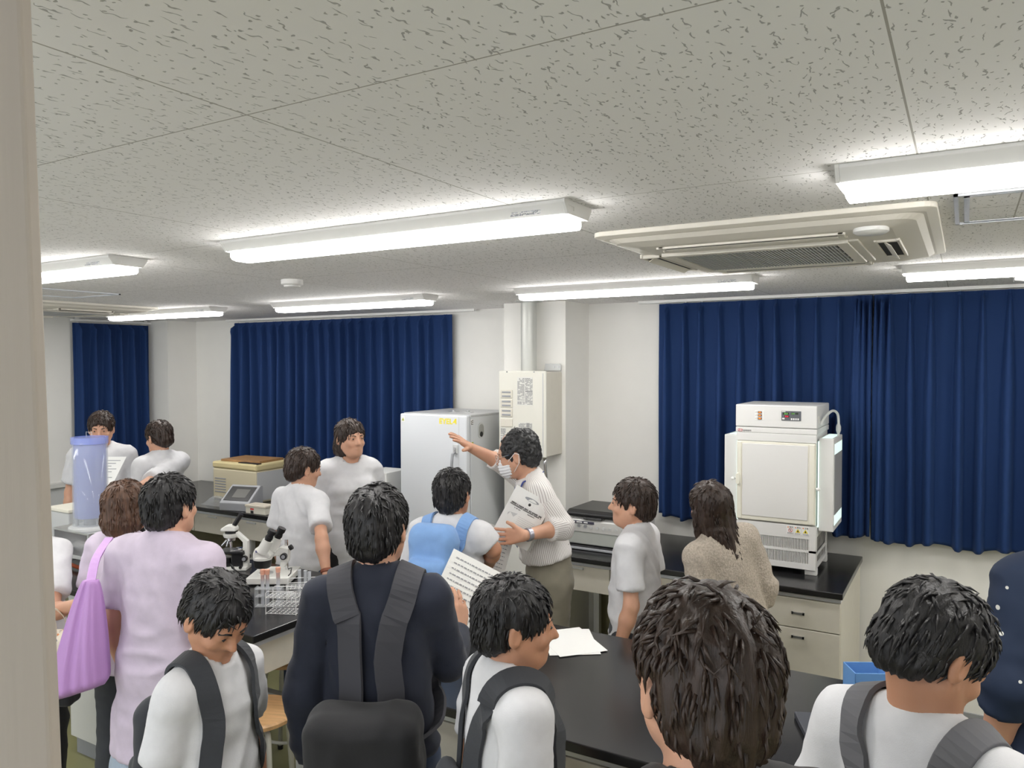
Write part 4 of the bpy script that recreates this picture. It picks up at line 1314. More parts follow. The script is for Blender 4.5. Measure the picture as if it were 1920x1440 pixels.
def head_prims(Hc, Hr, s, mask=False):
    """Hc centre, Hr 3x3 rotation; returns SDF prims of a head"""
    R = np.array(Hr).T.tolist()
    def P(x, y, z): return tuple(Vector(Hc) + Hr @ Vector((x * s, y * s, z * s)))
    def E(c, r, k, op='+'): return (('ell', P(*c), tuple(q * s for q in r), R), k * s, op)
    def K(a, b, ra, rb, k): return (('cap', P(*a), P(*b), ra * s, rb * s, None), k * s, '+')
    o = [E((0, -.012, .028), (.075, .094, .086), .01), E((0, .032, -.032), (.060, .064, .082), .03), E((0, .058, -.088), (.032, .034, .024), .03),
         K((-.05, .01, -.05), (-.03, .05, -.085), .022, .016, .03), K((.05, .01, -.05), (.03, .05, -.085), .022, .016, .03),
         K((-.032, .076, .020), (.032, .076, .020), .014, .014, .02),
         K((0, .088, .008), (0, .110, -.026), .0085, .0115, .010), K((-.012, .095, -.030), (.012, .095, -.030), .008, .008, .008),
         E((.031, .090, .004), (.017, .012, .010), .008, '-'), E((-.031, .090, .004), (.017, .012, .010), .008, '-'),
         E((.040, .066, -.028), (.020, .018, .016), .02), E((-.040, .066, -.028), (.020, .018, .016), .02),
         E((0, .089, -.057), (.022, .009, .005), .005), E((0, .087, -.066), (.018, .009, .0055), .005), E((0, .098, -.0612), (.018, .007, .0011), .002, '-')]
    for q in (-1, 1):
        o += [E((q * .079, -.008, -.012), (.010, .019, .032), .006), E((q * .087, -.003, -.008), (.006, .010, .018), .006, '-'),
              E((q * .031, .079, .004), (.0135, .0135, .0125), .003)]
    return o


def hand_prims(w, fd, pn, s=1.0, curl=.35, thumb=1, spread=.12, reach=()):
    """w wrist, fd finger direction, pn palm normal; thumb +1/-1 = side of fd x pn"""
    w, fd, pn = Vector(w), Vector(fd).normalized(), Vector(pn).normalized()
    pn = (pn - fd * pn.dot(fd)).normalized(); sd = fd.cross(pn).normalized() * thumb
    o = []
    for i, (off, ln, r) in enumerate(((.030, .070, .0088), (.010, .078, .0090), (-.011, .072, .0087), (-.030, .056, .0078))):
        kn = w + (fd * .088 + sd * off) * s if i < 3 else w + (fd * .080 + sd * off) * s
        o.append((('cap', tuple(w + (fd * .012 + sd * off * .45) * s), tuple(kn), .0145 * s, .0115 * s, None), .012 * s, '+'))
        c = curl * (reach[i] if len(reach) else 1); p = kn; a = c * .5; dirb = (fd + sd * spread * (off / .03)).normalized()
        for j, fr in enumerate((.46, .30, .24)):
            d = (dirb * math.cos(a) + pn * math.sin(a)); q = p + d * ln * fr * s
            o.append((('cap', tuple(p), tuple(q), (r - .0006 * j) * s, (r - .0006 * (j + 1)) * s, None), .003 * s, '+'))
            p = q; a += c
    p = w + (fd * .028 + sd * .026) * s; d = (fd * .75 + sd * .62 + pn * .22).normalized()
    o.append((('cap', tuple(w + fd * .008 * s), tuple(p), .014 * s, .0135 * s, None), .012 * s, '+'))
    for j, (ln, r) in enumerate(((.042, .0115), (.028, .0098))):
        q = p + d * ln * s; o.append((('cap', tuple(p), tuple(q), r * s, (r - .0012) * s, None), .005 * s, '+')); p = q; d = (d + fd * .35 + pn * .15).normalized()
    return o


def person(label, x, y, h, rot, hair='short', hm=None, skn=None, top=None, bottom=None, yaw=0., pitch=0., lean=0., side=0.,
           arms=None, sleeve='short', hem=.80, legs='trousers', build=1.0, mask=False, name='person', female=False, shoe=None, roll=0.,
           cuff=False, fine=False, skirt_m=None, top_attr=False, shirt_long=0., glasses=False, bald=False, lanyard=None, hand_curl=(.35, .35), neck_fwd=0., hair_seed=0, fold_amp=1., belt=1.03):
    root = thing(name, label, 'person', (x, y, 0), rot)
    s = h / 1.70; sw = build * s
    hm = hm or H_blk; skn = skn or SK1; top = top or C_white; bottom = bottom or C_black
    inv = Matrix.Rotation(-rot, 3, 'Z'); org = Vector((x, y, 0))
    def loc(v): return inv @ (Vector(v) - org)
    pv = Vector((0, 0, .95 * s))
    RU = Matrix.Rotation(-lean, 3, 'X') @ Matrix.Rotation(side, 3, 'Y')
    def U(a, b, c): return tuple(pv + RU @ (Vector((a * sw, b * sw, c * s)) - pv))
    def D_(a, b, c): return (a * sw, b * sw, c * s)
    RUi = np.array(RU).T.tolist()
    shw = .172 if not female else .155
    neck = Vector(U(0, -.005, 1.44)); Hr = RU @ rotm(yaw, pitch, roll)
    Hc = Vector(U(0, .018 + neck_fwd, 1.588)); hs = s ** .5 * 1.0
    # arm joints: shoulder, elbow, wrist, finger dir, palm normal
    AJ = []
    for i, sx in enumerate((-1, 1)):
        sh = Vector(U(sx * shw, -.012, 1.385))
        a = (arms or (None, None))[i]
        if a is None:
            el = sh + RU @ Vector((sx * .05 * s, -.03 * s, -.275 * s)); wr = el + Vector((sx * .0, .07 * s, -.235 * s)); fd = Vector((0, .25, -1)); pn = Vector((-sx, .2, 0))
        else:
            el, wr = loc(a[0]), loc(a[1]); fd = inv @ Vector(a[2]); pn = inv @ Vector(a[3])
        AJ.append((sh, el, wr, fd, pn, sx))

    def torso(g=0., low=True):
        ch = .010 if female else 0
        o = [(('ell', U(0, .0, 1.25), (.152 * sw + g, .108 * sw + g, .185 * s + g), RUi), .04, '+'),
             (('ell', U(0, .0, 1.06), (.135 * sw + g, .100 * sw + g, .14 * s + g), RUi), .05, '+'),
             (('ell', U(0, .0, .93), (.160 * sw + g, .112 * sw + g, .13 * s + g), RUi), .05, '+'),
             (('cap', U(-shw + .02, -.012, 1.378), U(shw - .02, -.012, 1.378), .056 * sw + g, .056 * sw + g, None), .05, '+'),
             (('cap', U(-shw * .75, -.016, 1.400), U(0, -.01, 1.445), .038 * sw + g, .046 * sw + g, None), .04, '+'),
             (('cap', U(shw * .75, -.016, 1.400), U(0, -.01, 1.445), .038 * sw + g, .046 * sw + g, None), .04, '+')]
        if female: o += [(('ell', U(q * .07, .075, 1.27), (.06 * sw + g, .05 * sw + g, .06 * s + g), None), .04, '+') for q in (-1, 1)]
        return o

    def arm(j, g=0., end=1., both=True):
        sh, el, wr, fd, pn, sx = j
        o = [(('cap', tuple(sh), tuple(el), .045 * sw + g, .037 * sw + g, None), .018, '+')]
        if end > 1: 
            e2 = el + (wr - el) * (end - 1); o.append((('cap', tuple(el), tuple(e2), .038 * sw + g, (.038 - .012 * (end - 1)) * sw + g * (1.0), None), .02, '+'))
        return o
    kn, ank = .50, .09
    LJ = [(D_(q * .088, 0, .90), D_(q * .095, .012, kn), D_(q * .095, -.02, ank), q) for q in (-1, 1)]

    def leg(j, g=0., sk=1.):
        return [(('cap', j[0], j[1], .088 * sw * sk + g, .058 * sw + g, None), .03, '+'), (('cap', j[1], j[2], .055 * sw + g, .037 * sw + g, None), .02, '+'),
                (('ell', tuple(np.array(j[1]) * .6 + np.array(j[2]) * .4 - np.array((0, .012, 0))), (.05 * sw + g, .052 * sw + g, .12 * s + g), None), .03, '+')]
    # ---- body (one continuous skin surface)
    pr = torso()
    for j in LJ:
        pr += leg(j); pr.append((('cap', j[2], (j[2][0], j[2][1] + .13 * s, .035 * s), .036 * sw, .028 * sw, None), .02, '+'))
    for i, j in enumerate(AJ):
        sh, el, wr, fd, pn, sx = j
        pr += arm(j); mid = el + (wr - el) * .3
        pr += [(('cap', tuple(el), tuple(mid), .038 * sw, .040 * sw, None), .02, '+'), (('cap', tuple(mid), tuple(wr), .040 * sw, .0255 * sw, None), .02, '+')]
        pr += hand_prims(wr, fd, pn, s * .98, hand_curl[i], thumb=1)
    pr += [(('cap', U(0, -.008, 1.38), tuple(Hc + Hr @ Vector((0, -.018 * hs, -.045 * hs))), .056 * sw, .053 * sw, None), .025, '+')]
    pr += head_prims(Hc, Hr, hs)
    ref = [(tuple(Hc - Vector((.11, .13, .13))), tuple(Hc + Vector((.11, .13, .13))), .0045 if fine else .006)]
    for i, j in enumerate(AJ):
        c = j[2] + j[3].normalized() * .08
        ref.append((tuple(c - Vector((.09,) * 3)), tuple(c + Vector((.09,) * 3)), .0038 if fine else .0055))
    g = sdf(pr, .012, ref)
    body = skin('body', g, skn, root, smooth=1)
    # ---- eyes & brows
    for q in (-1, 1):
        m = MB(); m.lathe([(0, -.0062), (.0062, 0), (0, .0062)], 10, Matrix.Translation(Hc + Hr @ Vector((q * .031, .0895, .004)) * hs))
        m.build('iris', M_ink, root)
        m = MB(); m.tube([Hc + Hr @ Vector((q * xx, yy, zz)) * hs for xx, yy, zz in ((.014, .094, .021), (.03, .091, .026), (.048, .078, .021))], .003, 6); m.build('eyebrow', hm, root, 0, True)
    # ---- hair, in head space
    hs_ = hs
    hp = [(('ell', (0, -.014, .032), (.086, .106, .096), None), 0, '+')]
    cuts = []
    if hair in ('short', 'curly'):
        hp += [(('ell', (0, -.050, -.030), (.070, .062, .065), None), .03, '+')]
        hp += [(('ell', (0, .125, -.060), (.085, .085, .125), None), .01, '-'), (('ell', (0, .02, -.115), (.10, .085, .085), None), .012, '-')]
        for q in (-1, 1): hp += [(('ell', (q * .092, .002, -.018), (.022, .022, .036), None), .004, '-')]
        if bald: hp += [(('ell', (0.01, -.062, .128), (.042, .045, .030), None), .006, '-'), (('ell', (0, .06, .115), (.052, .085, .050), None), .010, '-'), (('ell', (.0, .108, .058), (.080, .064, .074), None), .01, '-')]
    elif hair == 'bob':
        hp += [(('ell', (0, -.035, -.055), (.090, .082, .095), None), .03, '+')]
        hp += [(('ell', (0, .125, -.055), (.066, .10, .105), None), .01, '-'), (('ell', (0, .02, -.145), (.075, .07, .05), None), .01, '-')]
    elif hair == 'long':
        hp += [(('cap', (0, -.035, -.05), (0, -.085, -.30), .092, .070, ([[1, 0, 0], [0, 1, 0], [0, 0, 1]], (1, .62, 1))), .04, '+')]
        for q in (-1, 1): hp += [(('cap', (q * .070, .01, -.02), (q * .078, .02, -.22), .026, .02, None), .02, '+')]
        hp += [(('ell', (0, .125, -.055), (.062, .10, .115), None), .01, '-')]
    elif hair == 'tied':
        hp += [(('ell', (0, -.050, -.030), (.068, .062, .06), None), .03, '+'), (('cap', (0, -.115, .01), (0, -.15, -.16), .026, .014, None), .01, '+')]
        hp += [(('ell', (0, .125, -.060), (.075, .09, .125), None), .01, '-'), (('ell', (0, .02, -.115), (.10, .085, .085), None), .012, '-')]
    gh = sdf(hp, .0052 if fine else .006)
    of = np.array([hair_seed * 3.1, 0, 0])

    def hd(V):
        az = np.arctan2(V[:, 0], -V[:, 1] + .001); el_ = V[:, 2]
        if hair == 'curly':
            return .006 * vnoise(V * 85 + of) + .005 * np.abs(vnoise(V * 45 + of + 7)) + .003 * vnoise(V * 160)
        c1 = vnoise(np.stack([az * 9, el_ * 9, az * 0 + 1], -1) + of); c2 = vnoise(np.stack([az * 26, el_ * 14, az * 0 + 3], -1) + of)
        tp = np.clip((V[:, 2] - .07) / .06, 0, 1)
        c3 = vnoise(np.stack([V[:, 0] * 120, V[:, 1] * 35, V[:, 2] * 10], -1) + of)
        return (.004 * c1 + .0035 * c2) * (1 - tp) + .005 * c3 * tp + .003 * vnoise(V * 60 + of)
    TH = Matrix.Translation(Hc) @ (Hr * hs).to_4x4()
    ho = skin('hair', gh, hm, root, T=TH, disp=hd, smooth=1)
    # loose strand clumps that break the outline
    rg = np.random.RandomState(20 + hair_seed); V, Fc = surface(gh); Nn = normals(V, Fc)
    m = MB(); n = 260 if hair in ('curly',) else 420
    for i in rg.choice(len(V), min(n, len(V)), replace=False):
        p = Vector(V[i]); nn = Vector(Nn[i])
        if nn.z < -.3: continue
        if hair == 'curly': dn = Vector(rg.randn(3)); ln = .020
        elif p.z > .06: dn = Vector((p.x * 3 + .2 * rg.randn(), (p.y + .03) * 3 + .2 * rg.randn(), -.25)); ln = .036
        else: dn = Vector((.12 * rg.randn(), .12 * rg.randn(), -1)); ln = .034
        dn = (dn - nn * dn.dot(nn)); dn.normalize()
        a = p - nn * .003; b = p + dn * ln * .5 + nn * .0035; c = p + dn * ln + nn * rg.uniform(-.004, .004)
        m.tube([TH @ a, TH @ b, TH @ c], [.0032 * hs, .0026 * hs, .0003], 4)
    so = m.build('strands', hm, ho, 0, True)
    # ---- lower clothing
    if legs == 'trousers':
        pr = [(('ell', D_(0, 0, .945), (.166 * sw, .124 * sw, .13 * s), None), 0, '+'), (('cap', D_(0, 0, .95), D_(0, 0, belt), .13 * sw, .125 * sw, ([[1, 0, 0], [0, 1, 0], [0, 0, 1]], (1.12, .84, 1))), .03, '+')]
        for j in LJ: pr += leg(j, .014)
        for j in LJ: pr += [(('cap', j[1], j[2], .068 * sw, .060 * sw, None), .03, '+')]
        g = sdf(pr, .012, cuts=[((0, 0, belt * s), (0, 0, 1)), ((0, 0, .075 * s), (0, 0, -1))])
        skin('trousers', g, bottom, root, smooth=1, disp=lambda V: .006 * (1 - np.abs(vnoise(V * [9, 9, 22]))) + .003 * vnoise(V * 30))
    elif legs == 'skirt':
        pr = [(('cap', D_(0, 0, .95), D_(0, 0, .38), .13 * sw, .25 * sw, ([[1, 0, 0], [0, 1, 0], [0, 0, 1]], (1, .72, 1))), 0, '+')]
        g = sdf(pr, .012, cuts=[((0, 0, 1.03 * s), (0, 0, 1)), ((0, 0, .40 * s), (0, 0, -1))])
        def sd_(V):
            az = np.arctan2(V[:, 0], V[:, 1]); return .014 * np.sin(az * 13) * np.clip((.95 * s - V[:, 2]) / .4, 0, 1) + .004 * vnoise(V * 20)
        skin('skirt', g, bottom, root, smooth=1, disp=sd_)
    for j in LJ:
        a = (j[2][0], j[2][1] - .02, .04 * s)
        g = sdf([(('cap', a, (a[0], a[1] + .17 * s, .035 * s), .044 * s, .040 * s, None), 0, '+'), (('cap', (a[0], a[1], .05), (a[0], a[1] + .01, .10), .045 * s, .045 * s, None), .02, '+')], .010, cuts=[((0, 0, .004), (0, 0, -1)), ((0, 0, .105), (0, 0, 1))])
        skin('shoe', g, shoe or C_shoe, root)
    # ---- upper clothing
    G = .013
    pr = torso(G); cuts = []
    pr += [(('cap', U(0, 0, 1.1), U(0, 0, hem), .125 * sw + G, (.135 + max(0, .8 - hem) * .28) * sw + G, (RUi, (1.12, .84, 1))), .06, '+')]
    ends = {'short': 1.0, 'half': 1.35, 'long': 1.93}[sleeve]
    subs = []
    for j in AJ:
        sh, el, wr, fd, pn, sx = j
        e = sh + (el - sh) * .72 if sleeve == 'short' else (el + (wr - el) * (ends - 1))
        ad = ((el - sh) if sleeve == 'short' else (wr - el)).normalized()
        if sleeve == 'short': sp = [(('cap', tuple(sh), tuple(e + ad * .04), .050 * sw + G, .056 * sw + G, None), .04, '+')]
        else:
            ro = .046 if sleeve == 'half' else .043
            sp = [(('cap', tuple(sh), tuple(el), .048 * sw + G, ro * sw + G, None), .04, '+'), (('cap', tuple(el), tuple(e + ad * .03), ro * sw + G, (.034 if sleeve == 'long' else .040) * sw + G, None), .02, '+')]
        if cuff: sp += [(('cap', tuple(e - ad * .050), tuple(e - ad * .008), .057 * sw, .058 * sw, None), .006, '+')]
        subs.append((sp, [(tuple(e), tuple(ad))]))
    cuts.append((U(0, 0, hem), tuple(RU @ Vector((0, 0, -1)))))
    pr += [(('cap', U(0, .012, 1.455), tuple(Hc), .058 * sw, .062 * sw, None), .008, '=')]
    refs = [(tuple(Vector(U(-.3, -.2, hem))), tuple(Vector(U(.3, .2, 1.5))), .008)] if fine else ()
    g = sdf(pr, .0105, refs, cuts, subs=subs, subk=.022)

    def fold(V):
        lv = np.clip(1 - np.abs(V[:, 2] - 1.0 * s) / (.28 * s), 0, 1)
        f = .007 * fold_amp * (1 - 2 * np.abs(vnoise(V * [7, 7, 16] + of))) * (.35 + lv) + .003 * vnoise(V * [14, 14, 30] + of)
        f += .005 * fold_amp * (1 - 2 * np.abs(vnoise(np.stack([V[:, 0] * 16 + V[:, 2] * 10, V[:, 1] * 10, V[:, 2] * 5], -1) + of)))
        return f
    at = None
    if top_attr:
        def at(V):
            Vt = (V - np.array(pv)) @ np.array(RU); r = np.arctan2(Vt[:, 0], Vt[:, 1] * 1.25) * .145
            best = np.full(len(V), .078)
            for (sh, el, wr, fd, pn, sx) in AJ:
                for a, b in ((sh, el), (el, wr)):
                    a_, b_ = np.array(a), np.array(b); d = b_ - a_; t = np.clip(((V - a_) @ d) / (d @ d), 0, 1.2)
                    if a is sh: t = np.where(t < .22, 9., t)
                    q = V - a_ - t[:, None] * d; ds = np.linalg.norm(q, axis=1)
                    u = np.cross(d, [0, 0, 1.0]); u = u / (np.linalg.norm(u) + 1e-9); v = np.cross(d / np.linalg.norm(d), u)
                    ang = np.arctan2(q @ v, q @ u) * .06
                    mm = ds < best; r = np.where(mm, ang, r); best = np.where(mm, ds, best)
            return r
    shirt = skin('shirt' if sleeve != 'long' else 'jacket', g, top, root, smooth=1, disp=fold, attr=at)
    if mask:
        mp = [(('ell', (0, .055, -.055), (.066, .062, .062), None), 0, '+')]
        gm = sdf(mp, .004, cuts=[((0, .030, 0), (0, -1, -.15)), ((0, 0, -.022), (0, -.25, 1))])
        def md_(V): return .0022 * np.sin(V[:, 2] * 420) * (V[:, 1] > .03)
        skin('face_mask', gm, C_maskw, root, T=TH, disp=md_)
        for q in (-1, 1):
            m = MB()
            m.tube([TH @ Vector((q * xx, yy, zz)) for xx, yy, zz in ((.055, .052, -.028), (.072, .03, -.012), (.086, -.006, .012), (.089, -.026, .004))], .0016 * hs, 5)
            m.tube([TH @ Vector((q * xx, yy, zz)) for xx, yy, zz in ((.050, .045, -.092), (.070, .015, -.066), (.084, -.014, -.040), (.089, -.027, .004))], .0016 * hs, 5)
            m.build('mask_loop', C_maskw, root)
    if glasses:
        for q in (-1, 1):
            m = MB(); m.tube([TH @ Vector((q * .031 + .023 * math.cos(a), .106 - .004 * abs(math.cos(a)), .002 + .018 * math.sin(a))) for a in [2 * PI * k / 20 for k in range(20)]], .0013, 6, True)
            m.tube([TH @ Vector((q * xx, yy, zz)) for xx, yy, zz in ((.054, .102, .006), (.076, .08, .010), (.084, .0, .012))], .0013, 6)
            m.build('glasses_frame', M_chrome, root)
        m = MB(); m.tube([TH @ Vector(v) for v in ((-.008, .107, .006), (0, .110, .009), (.008, .107, .006))], .0012, 5); m.build('glasses_bridge', M_chrome, root)
    return dict(root=root, shirt=shirt, U=U, s=s, sw=sw, Hc=Hc, Hr=Hr, AJ=AJ, TH=TH, RU=RU, M=Matrix.Translation(org) @ Matrix.Rotation(rot, 4, 'Z'))
# ================================================================== THE PEOPLE
CAMR = math.radians(30.5)


def ground(px, py, d):
    v = W(px, py, d); return v.x, v.y, v.z


def face(phi): return CAMR + math.radians(phi)


from mathutils.bvhtree import BVHTree


def hug(P, pts, off=.004):
    """lay points onto a person's shirt"""
    if 'bvh' not in P:
        me = P['shirt'].data
        P['bvh'] = BVHTree.FromPolygons([v.co.copy() for v in me.vertices], [tuple(p.vertices) for p in me.polygons])
    out = []
    for p in pts:
        q, n, i, d = P['bvh'].find_nearest(Vector(p)); out.append(q + n * off)
    return out


def dirn(x, y, z): return tuple(RM @ Vector((x, y, z)))      # right, up, towards the camera


def ribbon(m, pts, wd, th, outc):
    n_ = len(pts); vs = []; fs = []
    for i, p in enumerate(pts):
        p = Vector(p); tn = (Vector(pts[min(n_ - 1, i + 1)]) - Vector(pts[max(0, i - 1)])).normalized()
        ov = (p - Vector(outc)); ov = (ov - tn * ov.dot(tn)).normalized(); wv = tn.cross(ov).normalized() * wd / 2
        vs += [p - wv, p + wv, p + wv + ov * th, p - wv + ov * th]
    for i in range(n_ - 1):
        a, b = 4 * i, 4 * i + 4
        for k in range(4): fs.append((a + k, a + (k + 1) % 4, b + (k + 1) % 4, b + k))
    fs += [(0, 3, 2, 1), (4 * n_ - 4, 4 * n_ - 3, 4 * n_ - 2, 4 * n_ - 1)]
    m.poly(vs, fs); return m


# ---- the man in the striped shirt
x, y, zt = ground(1030, 1000, 3.85)
wr_r = W(880, 838, 3.90); el_r = W(948, 872, 4.0)
fdir = (W(850, 816, 3.80) - W(880, 838, 3.90))
wr_l = W(984, 1004, 3.52); el_l = W(1054, 988, 3.66)
A = person('man in striped shirt and white mask pointing at the incubator, white booklet under his arm', x, y, 1.68, face(98), 'curly', H_old, SK1, C_strip, C_khaki,
           yaw=-.36, pitch=.10, lean=.20, sleeve='half', cuff=True, mask=True, glasses=True, bald=True, fine=True, top_attr=True, hem=1.045, belt=1.12, build=.94,
           arms=((el_l, wr_l, tuple(W(950, 1006, 3.56) - W(984, 1004, 3.52)), dirn(0, .3, 1)),
                 (el_r, wr_r, tuple(fdir), dirn(-.2, -.8, -.5))), hand_curl=(.5, .12), neck_fwd=.02, fold_amp=.7)
R_ = A['root']; Ui = A['U']; inv = A['M'].inverted()
# collar
m = MB(); ring = []
for k in range(25):
    a = math.radians(30 + 300 * k / 24) - PI / 2
    ring.append((math.cos(a), math.sin(a)))
vs = []; fs = []
for k, (c_, s_) in enumerate(ring):
    for rr_, zz, yy in ((.060, 1.470, .004), (.066, 1.475, .004), (.078, 1.437, .006)): vs.append(Ui(c_ * rr_, s_ * rr_ + yy + .004, zz - .018 * max(0, s_)))
for k in range(24):
    for q in range(2): fs.append((k * 3 + q, k * 3 + q + 1, k * 3 + q + 4, k * 3 + q + 3))
m.poly(vs, fs); o = m.build('collar', mat('collar_white', (.78, .76, .75), .85), R_, 0, True)
md = o.modifiers.new('s', 'SOLIDIFY'); md.thickness = .003
# lanyard
for sx in (-1, 1):
    m = MB(); P_ = [Ui(sx * a, b, c) for a, b, c in ((.02, -.075, 1.468), (.062, -.045, 1.464), (.082, .02, 1.430), (.078, .085, 1.36), (.055, .128, 1.27), (.03, .135, 1.19), (.006, .138, 1.12))]
    P_ = P_[:2] + hug(A, smooth_pts(P_[2:]), .006)
    n_ = len(P_); vs = []; fs = []
    for i, p in enumerate(P_):
        p = Vector(p); p0 = Vector(P_[max(0, i - 1)]); p1 = Vector(P_[min(n_ - 1, i + 1)]); tn = (p1 - p0).normalized()
        outv = Vector((p.x * .9, p.y + .02, .35 if i < 2 else .05)).normalized(); wv = tn.cross(outv).normalized() * .0055
        vs += [p - wv + outv * .004, p + wv + outv * .004]
    for i in range(n_ - 1): fs.append((2 * i, 2 * i + 1, 2 * i + 3, 2 * i + 2))
    m.poly(vs, fs); o = m.build('lanyard', mat('lanyard_blue', (.035, .06, .26), .6), R_); md = o.modifiers.new('s', 'SOLIDIFY'); md.thickness = .002
# watch
wv = inv @ (el_l * .10 + wr_l * .90); ax = (inv @ wr_l - inv @ el_l).normalized()
T = Matrix.Translation(wv) @ ax.to_track_quat('Z', 'Y').to_matrix().to_4x4()
m = MB(); m.lathe([(.0285, -.012), (.031, -.010), (.031, .010), (.0285, .012)], 24, T); w_ = m.build('wristwatch', mat('watch_grey', (.32, .32, .36), .3, metal=.7), R_, 0, 'auto')
# tie glimpse
tp_ = []
for k in range(9):
    z_ = 1.435 - .028 * k
    for q_ in (-1, 1): tp_.append(Ui(q_ * (.012 + .0016 * k), .16, z_))
tp_ = hug(A, tp_, .007); m = MB(); m.poly(tp_, [(2 * k, 2 * k + 1, 2 * k + 3, 2 * k + 2) for k in range(8)])
o = m.build('necktie', mat('tie_cream', (.66, .62, .42), .7), R_); md = o.modifiers.new('s', 'SOLIDIFY'); md.thickness = .004
# belt
g = sdf([(('cap', A['U'](0, 0, 1.055), A['U'](0, 0, 1.09), .128 * A['sw'] + .006, .128 * A['sw'] + .006, ([[1, 0, 0], [0, 1, 0], [0, 0, 1]], (1.12, .84, 1))), 0, '+')], .009,
        cuts=[((0, 0, 1.072), (0, 0, 1)), ((0, 0, 1.045), (0, 0, -1))])
skin('belt', g, C_black, R_)
# booklet: curved A4 stack held between the arm and the body
b0, b1, b2, b3_ = W(967, 908, 3.66), W(1032, 944, 3.60), W(1004, 1012, 3.60), W(936, 978, 3.64)
t = thing('booklet', 'thick white printed booklet tucked under the arm of the man in the striped shirt', 'booklet', b0)
ex = (b1 - b0).normalized(); ey = ((b0 - b3_) - ex * (b0 - b3_).dot(ex)).normalized(); ez = ex.cross(ey)
if ez.dot(RM @ Vector((0, 0, 1))) < 0: ez = -ez
Wd = (b1 - b0).length; Ht = Wd * 1.30
TB = Matrix((ex, ey, ez)).transposed().to_4x4()


def bk(u, v, o=0.):  # curved page
    return TB @ Vector((u * Wd, -v * Ht, o - .030 * (2 * u - .9) ** 2))


for nm, o0, o1, mm in (('cover', -.003, 0, M_paper), ('pages', -.016, -.0032, mat('page_edge', (.70, .69, .62), .8))):
    vs = []; fs = []; n = 14
    for i in range(n + 1):
        u = i / n; vs += [bk(u, 0, o0), bk(u, 0, o1), bk(u, 1, o0), bk(u, 1, o1)]
    for i in range(n):
        a = 4 * i; b = a + 4; fs += [(a + 1, b + 1, b + 3, a + 3), (a, a + 2, b + 2, b), (a, b, b + 1, a + 1), (a + 2, a + 3, b + 3, b + 2)]
    fs += [(0, 1, 3, 2), (4 * n, 4 * n + 2, 4 * n + 3, 4 * n + 1)]
    MB().poly(vs, fs).build(nm, mm, t)
vs = []; fs = []; n = 14
for i in range(n + 1):
    u = i / n; q = TB @ Vector((u * Wd, -.02, -.075 + .055 * (1 - (2 * u - 1) ** 2) * -1 - .03 * (2 * u - .9) ** 2)); vs += [q, q - TB @ Vector((0, Ht * .95, 0))]
for i in range(n): fs.append((2 * i, 2 * i + 1, 2 * i + 3, 2 * i + 2))
o = MB().poly(vs, fs).build('folded_pages', M_paper, t, 0, True); md = o.modifiers.new('s', 'SOLIDIFY'); md.thickness = .004


def quad(m, u0, v0, u1, v1, o=.0010, seg=3):
    for i in range(seg):
        a = u0 + (u1 - u0) * i / seg; b = u0 + (u1 - u0) * (i + 1) / seg
        m.poly([bk(a, v0, o), bk(b, v0, o), bk(b, v1, o), bk(a, v1, o)], [(0, 1, 2, 3)])


m = MB(); n = 24; m.poly([bk(.56 + .19 * math.cos(2 * PI * i / n), .125 + .035 * math.sin(2 * PI * i / n), .0012) for i in range(n)], [tuple(range(n))]); m.build('cover_emblem', M_grey, t)
m = MB(); quad(m, .51, .115, .61, .138, .0018); m.build('emblem_text', M_paper, t)
m = MB(); m.poly([bk(.56 + .035 * math.cos(2 * PI * i / n), .215 + .028 * math.sin(2 * PI * i / n), .0012) for i in range(n)], [tuple(range(n))])
m.build('cover_picture', M_ink, t)
m = MB()
for k in range(14):
    a = 2 * PI * k / 14; quad(m, .56 + .10 * math.cos(a), .215 + .07 * math.sin(a), .57 + .10 * math.cos(a), .222 + .07 * math.sin(a), .0012, 1)
m.build('cover_picture', M_lgrey, t)
m = MB(); rg = random.Random(8)
for v0, v1, u0, u1, dn_ in ((.305, .335, .08, .94, .9), (.342, .362, .08, .94, .85), (.385, .40, .2, .42, .8), (.385, .40, .62, .80, .9)):
    u = u0
    while u < u1:
        wd = rg.uniform(.010, .022)
        if rg.random() < dn_: quad(m, u, v0, min(u1, u + wd), v1, .0012, 1)
        u += wd + .006
m.build('title_print', M_ink, t)
m = MB()
for r in range(5):
    u = .45
    while u < .9:
        wd = rg.uniform(.01, .03); quad(m, u, .50 + .035 * r, min(.9, u + wd), .508 + .035 * r, .0012, 1); u += wd + .008
m.poly([bk(.20, .50, .0012), bk(.40, .47, .0012), bk(.33, .56, .0012)], [(0, 1, 2)]); m.poly([bk(.14, .53, .0012), bk(.2, .5, .0012), bk(.16, .58, .0012)], [(0, 1, 2)])
m.build('small_print', M_lgrey, t)

# ---- students and visitors
def std(label, px, py, d, phi, **k):
    x, y, z = ground(px, py, d); return person(label, x, y, z, face(phi), **k)


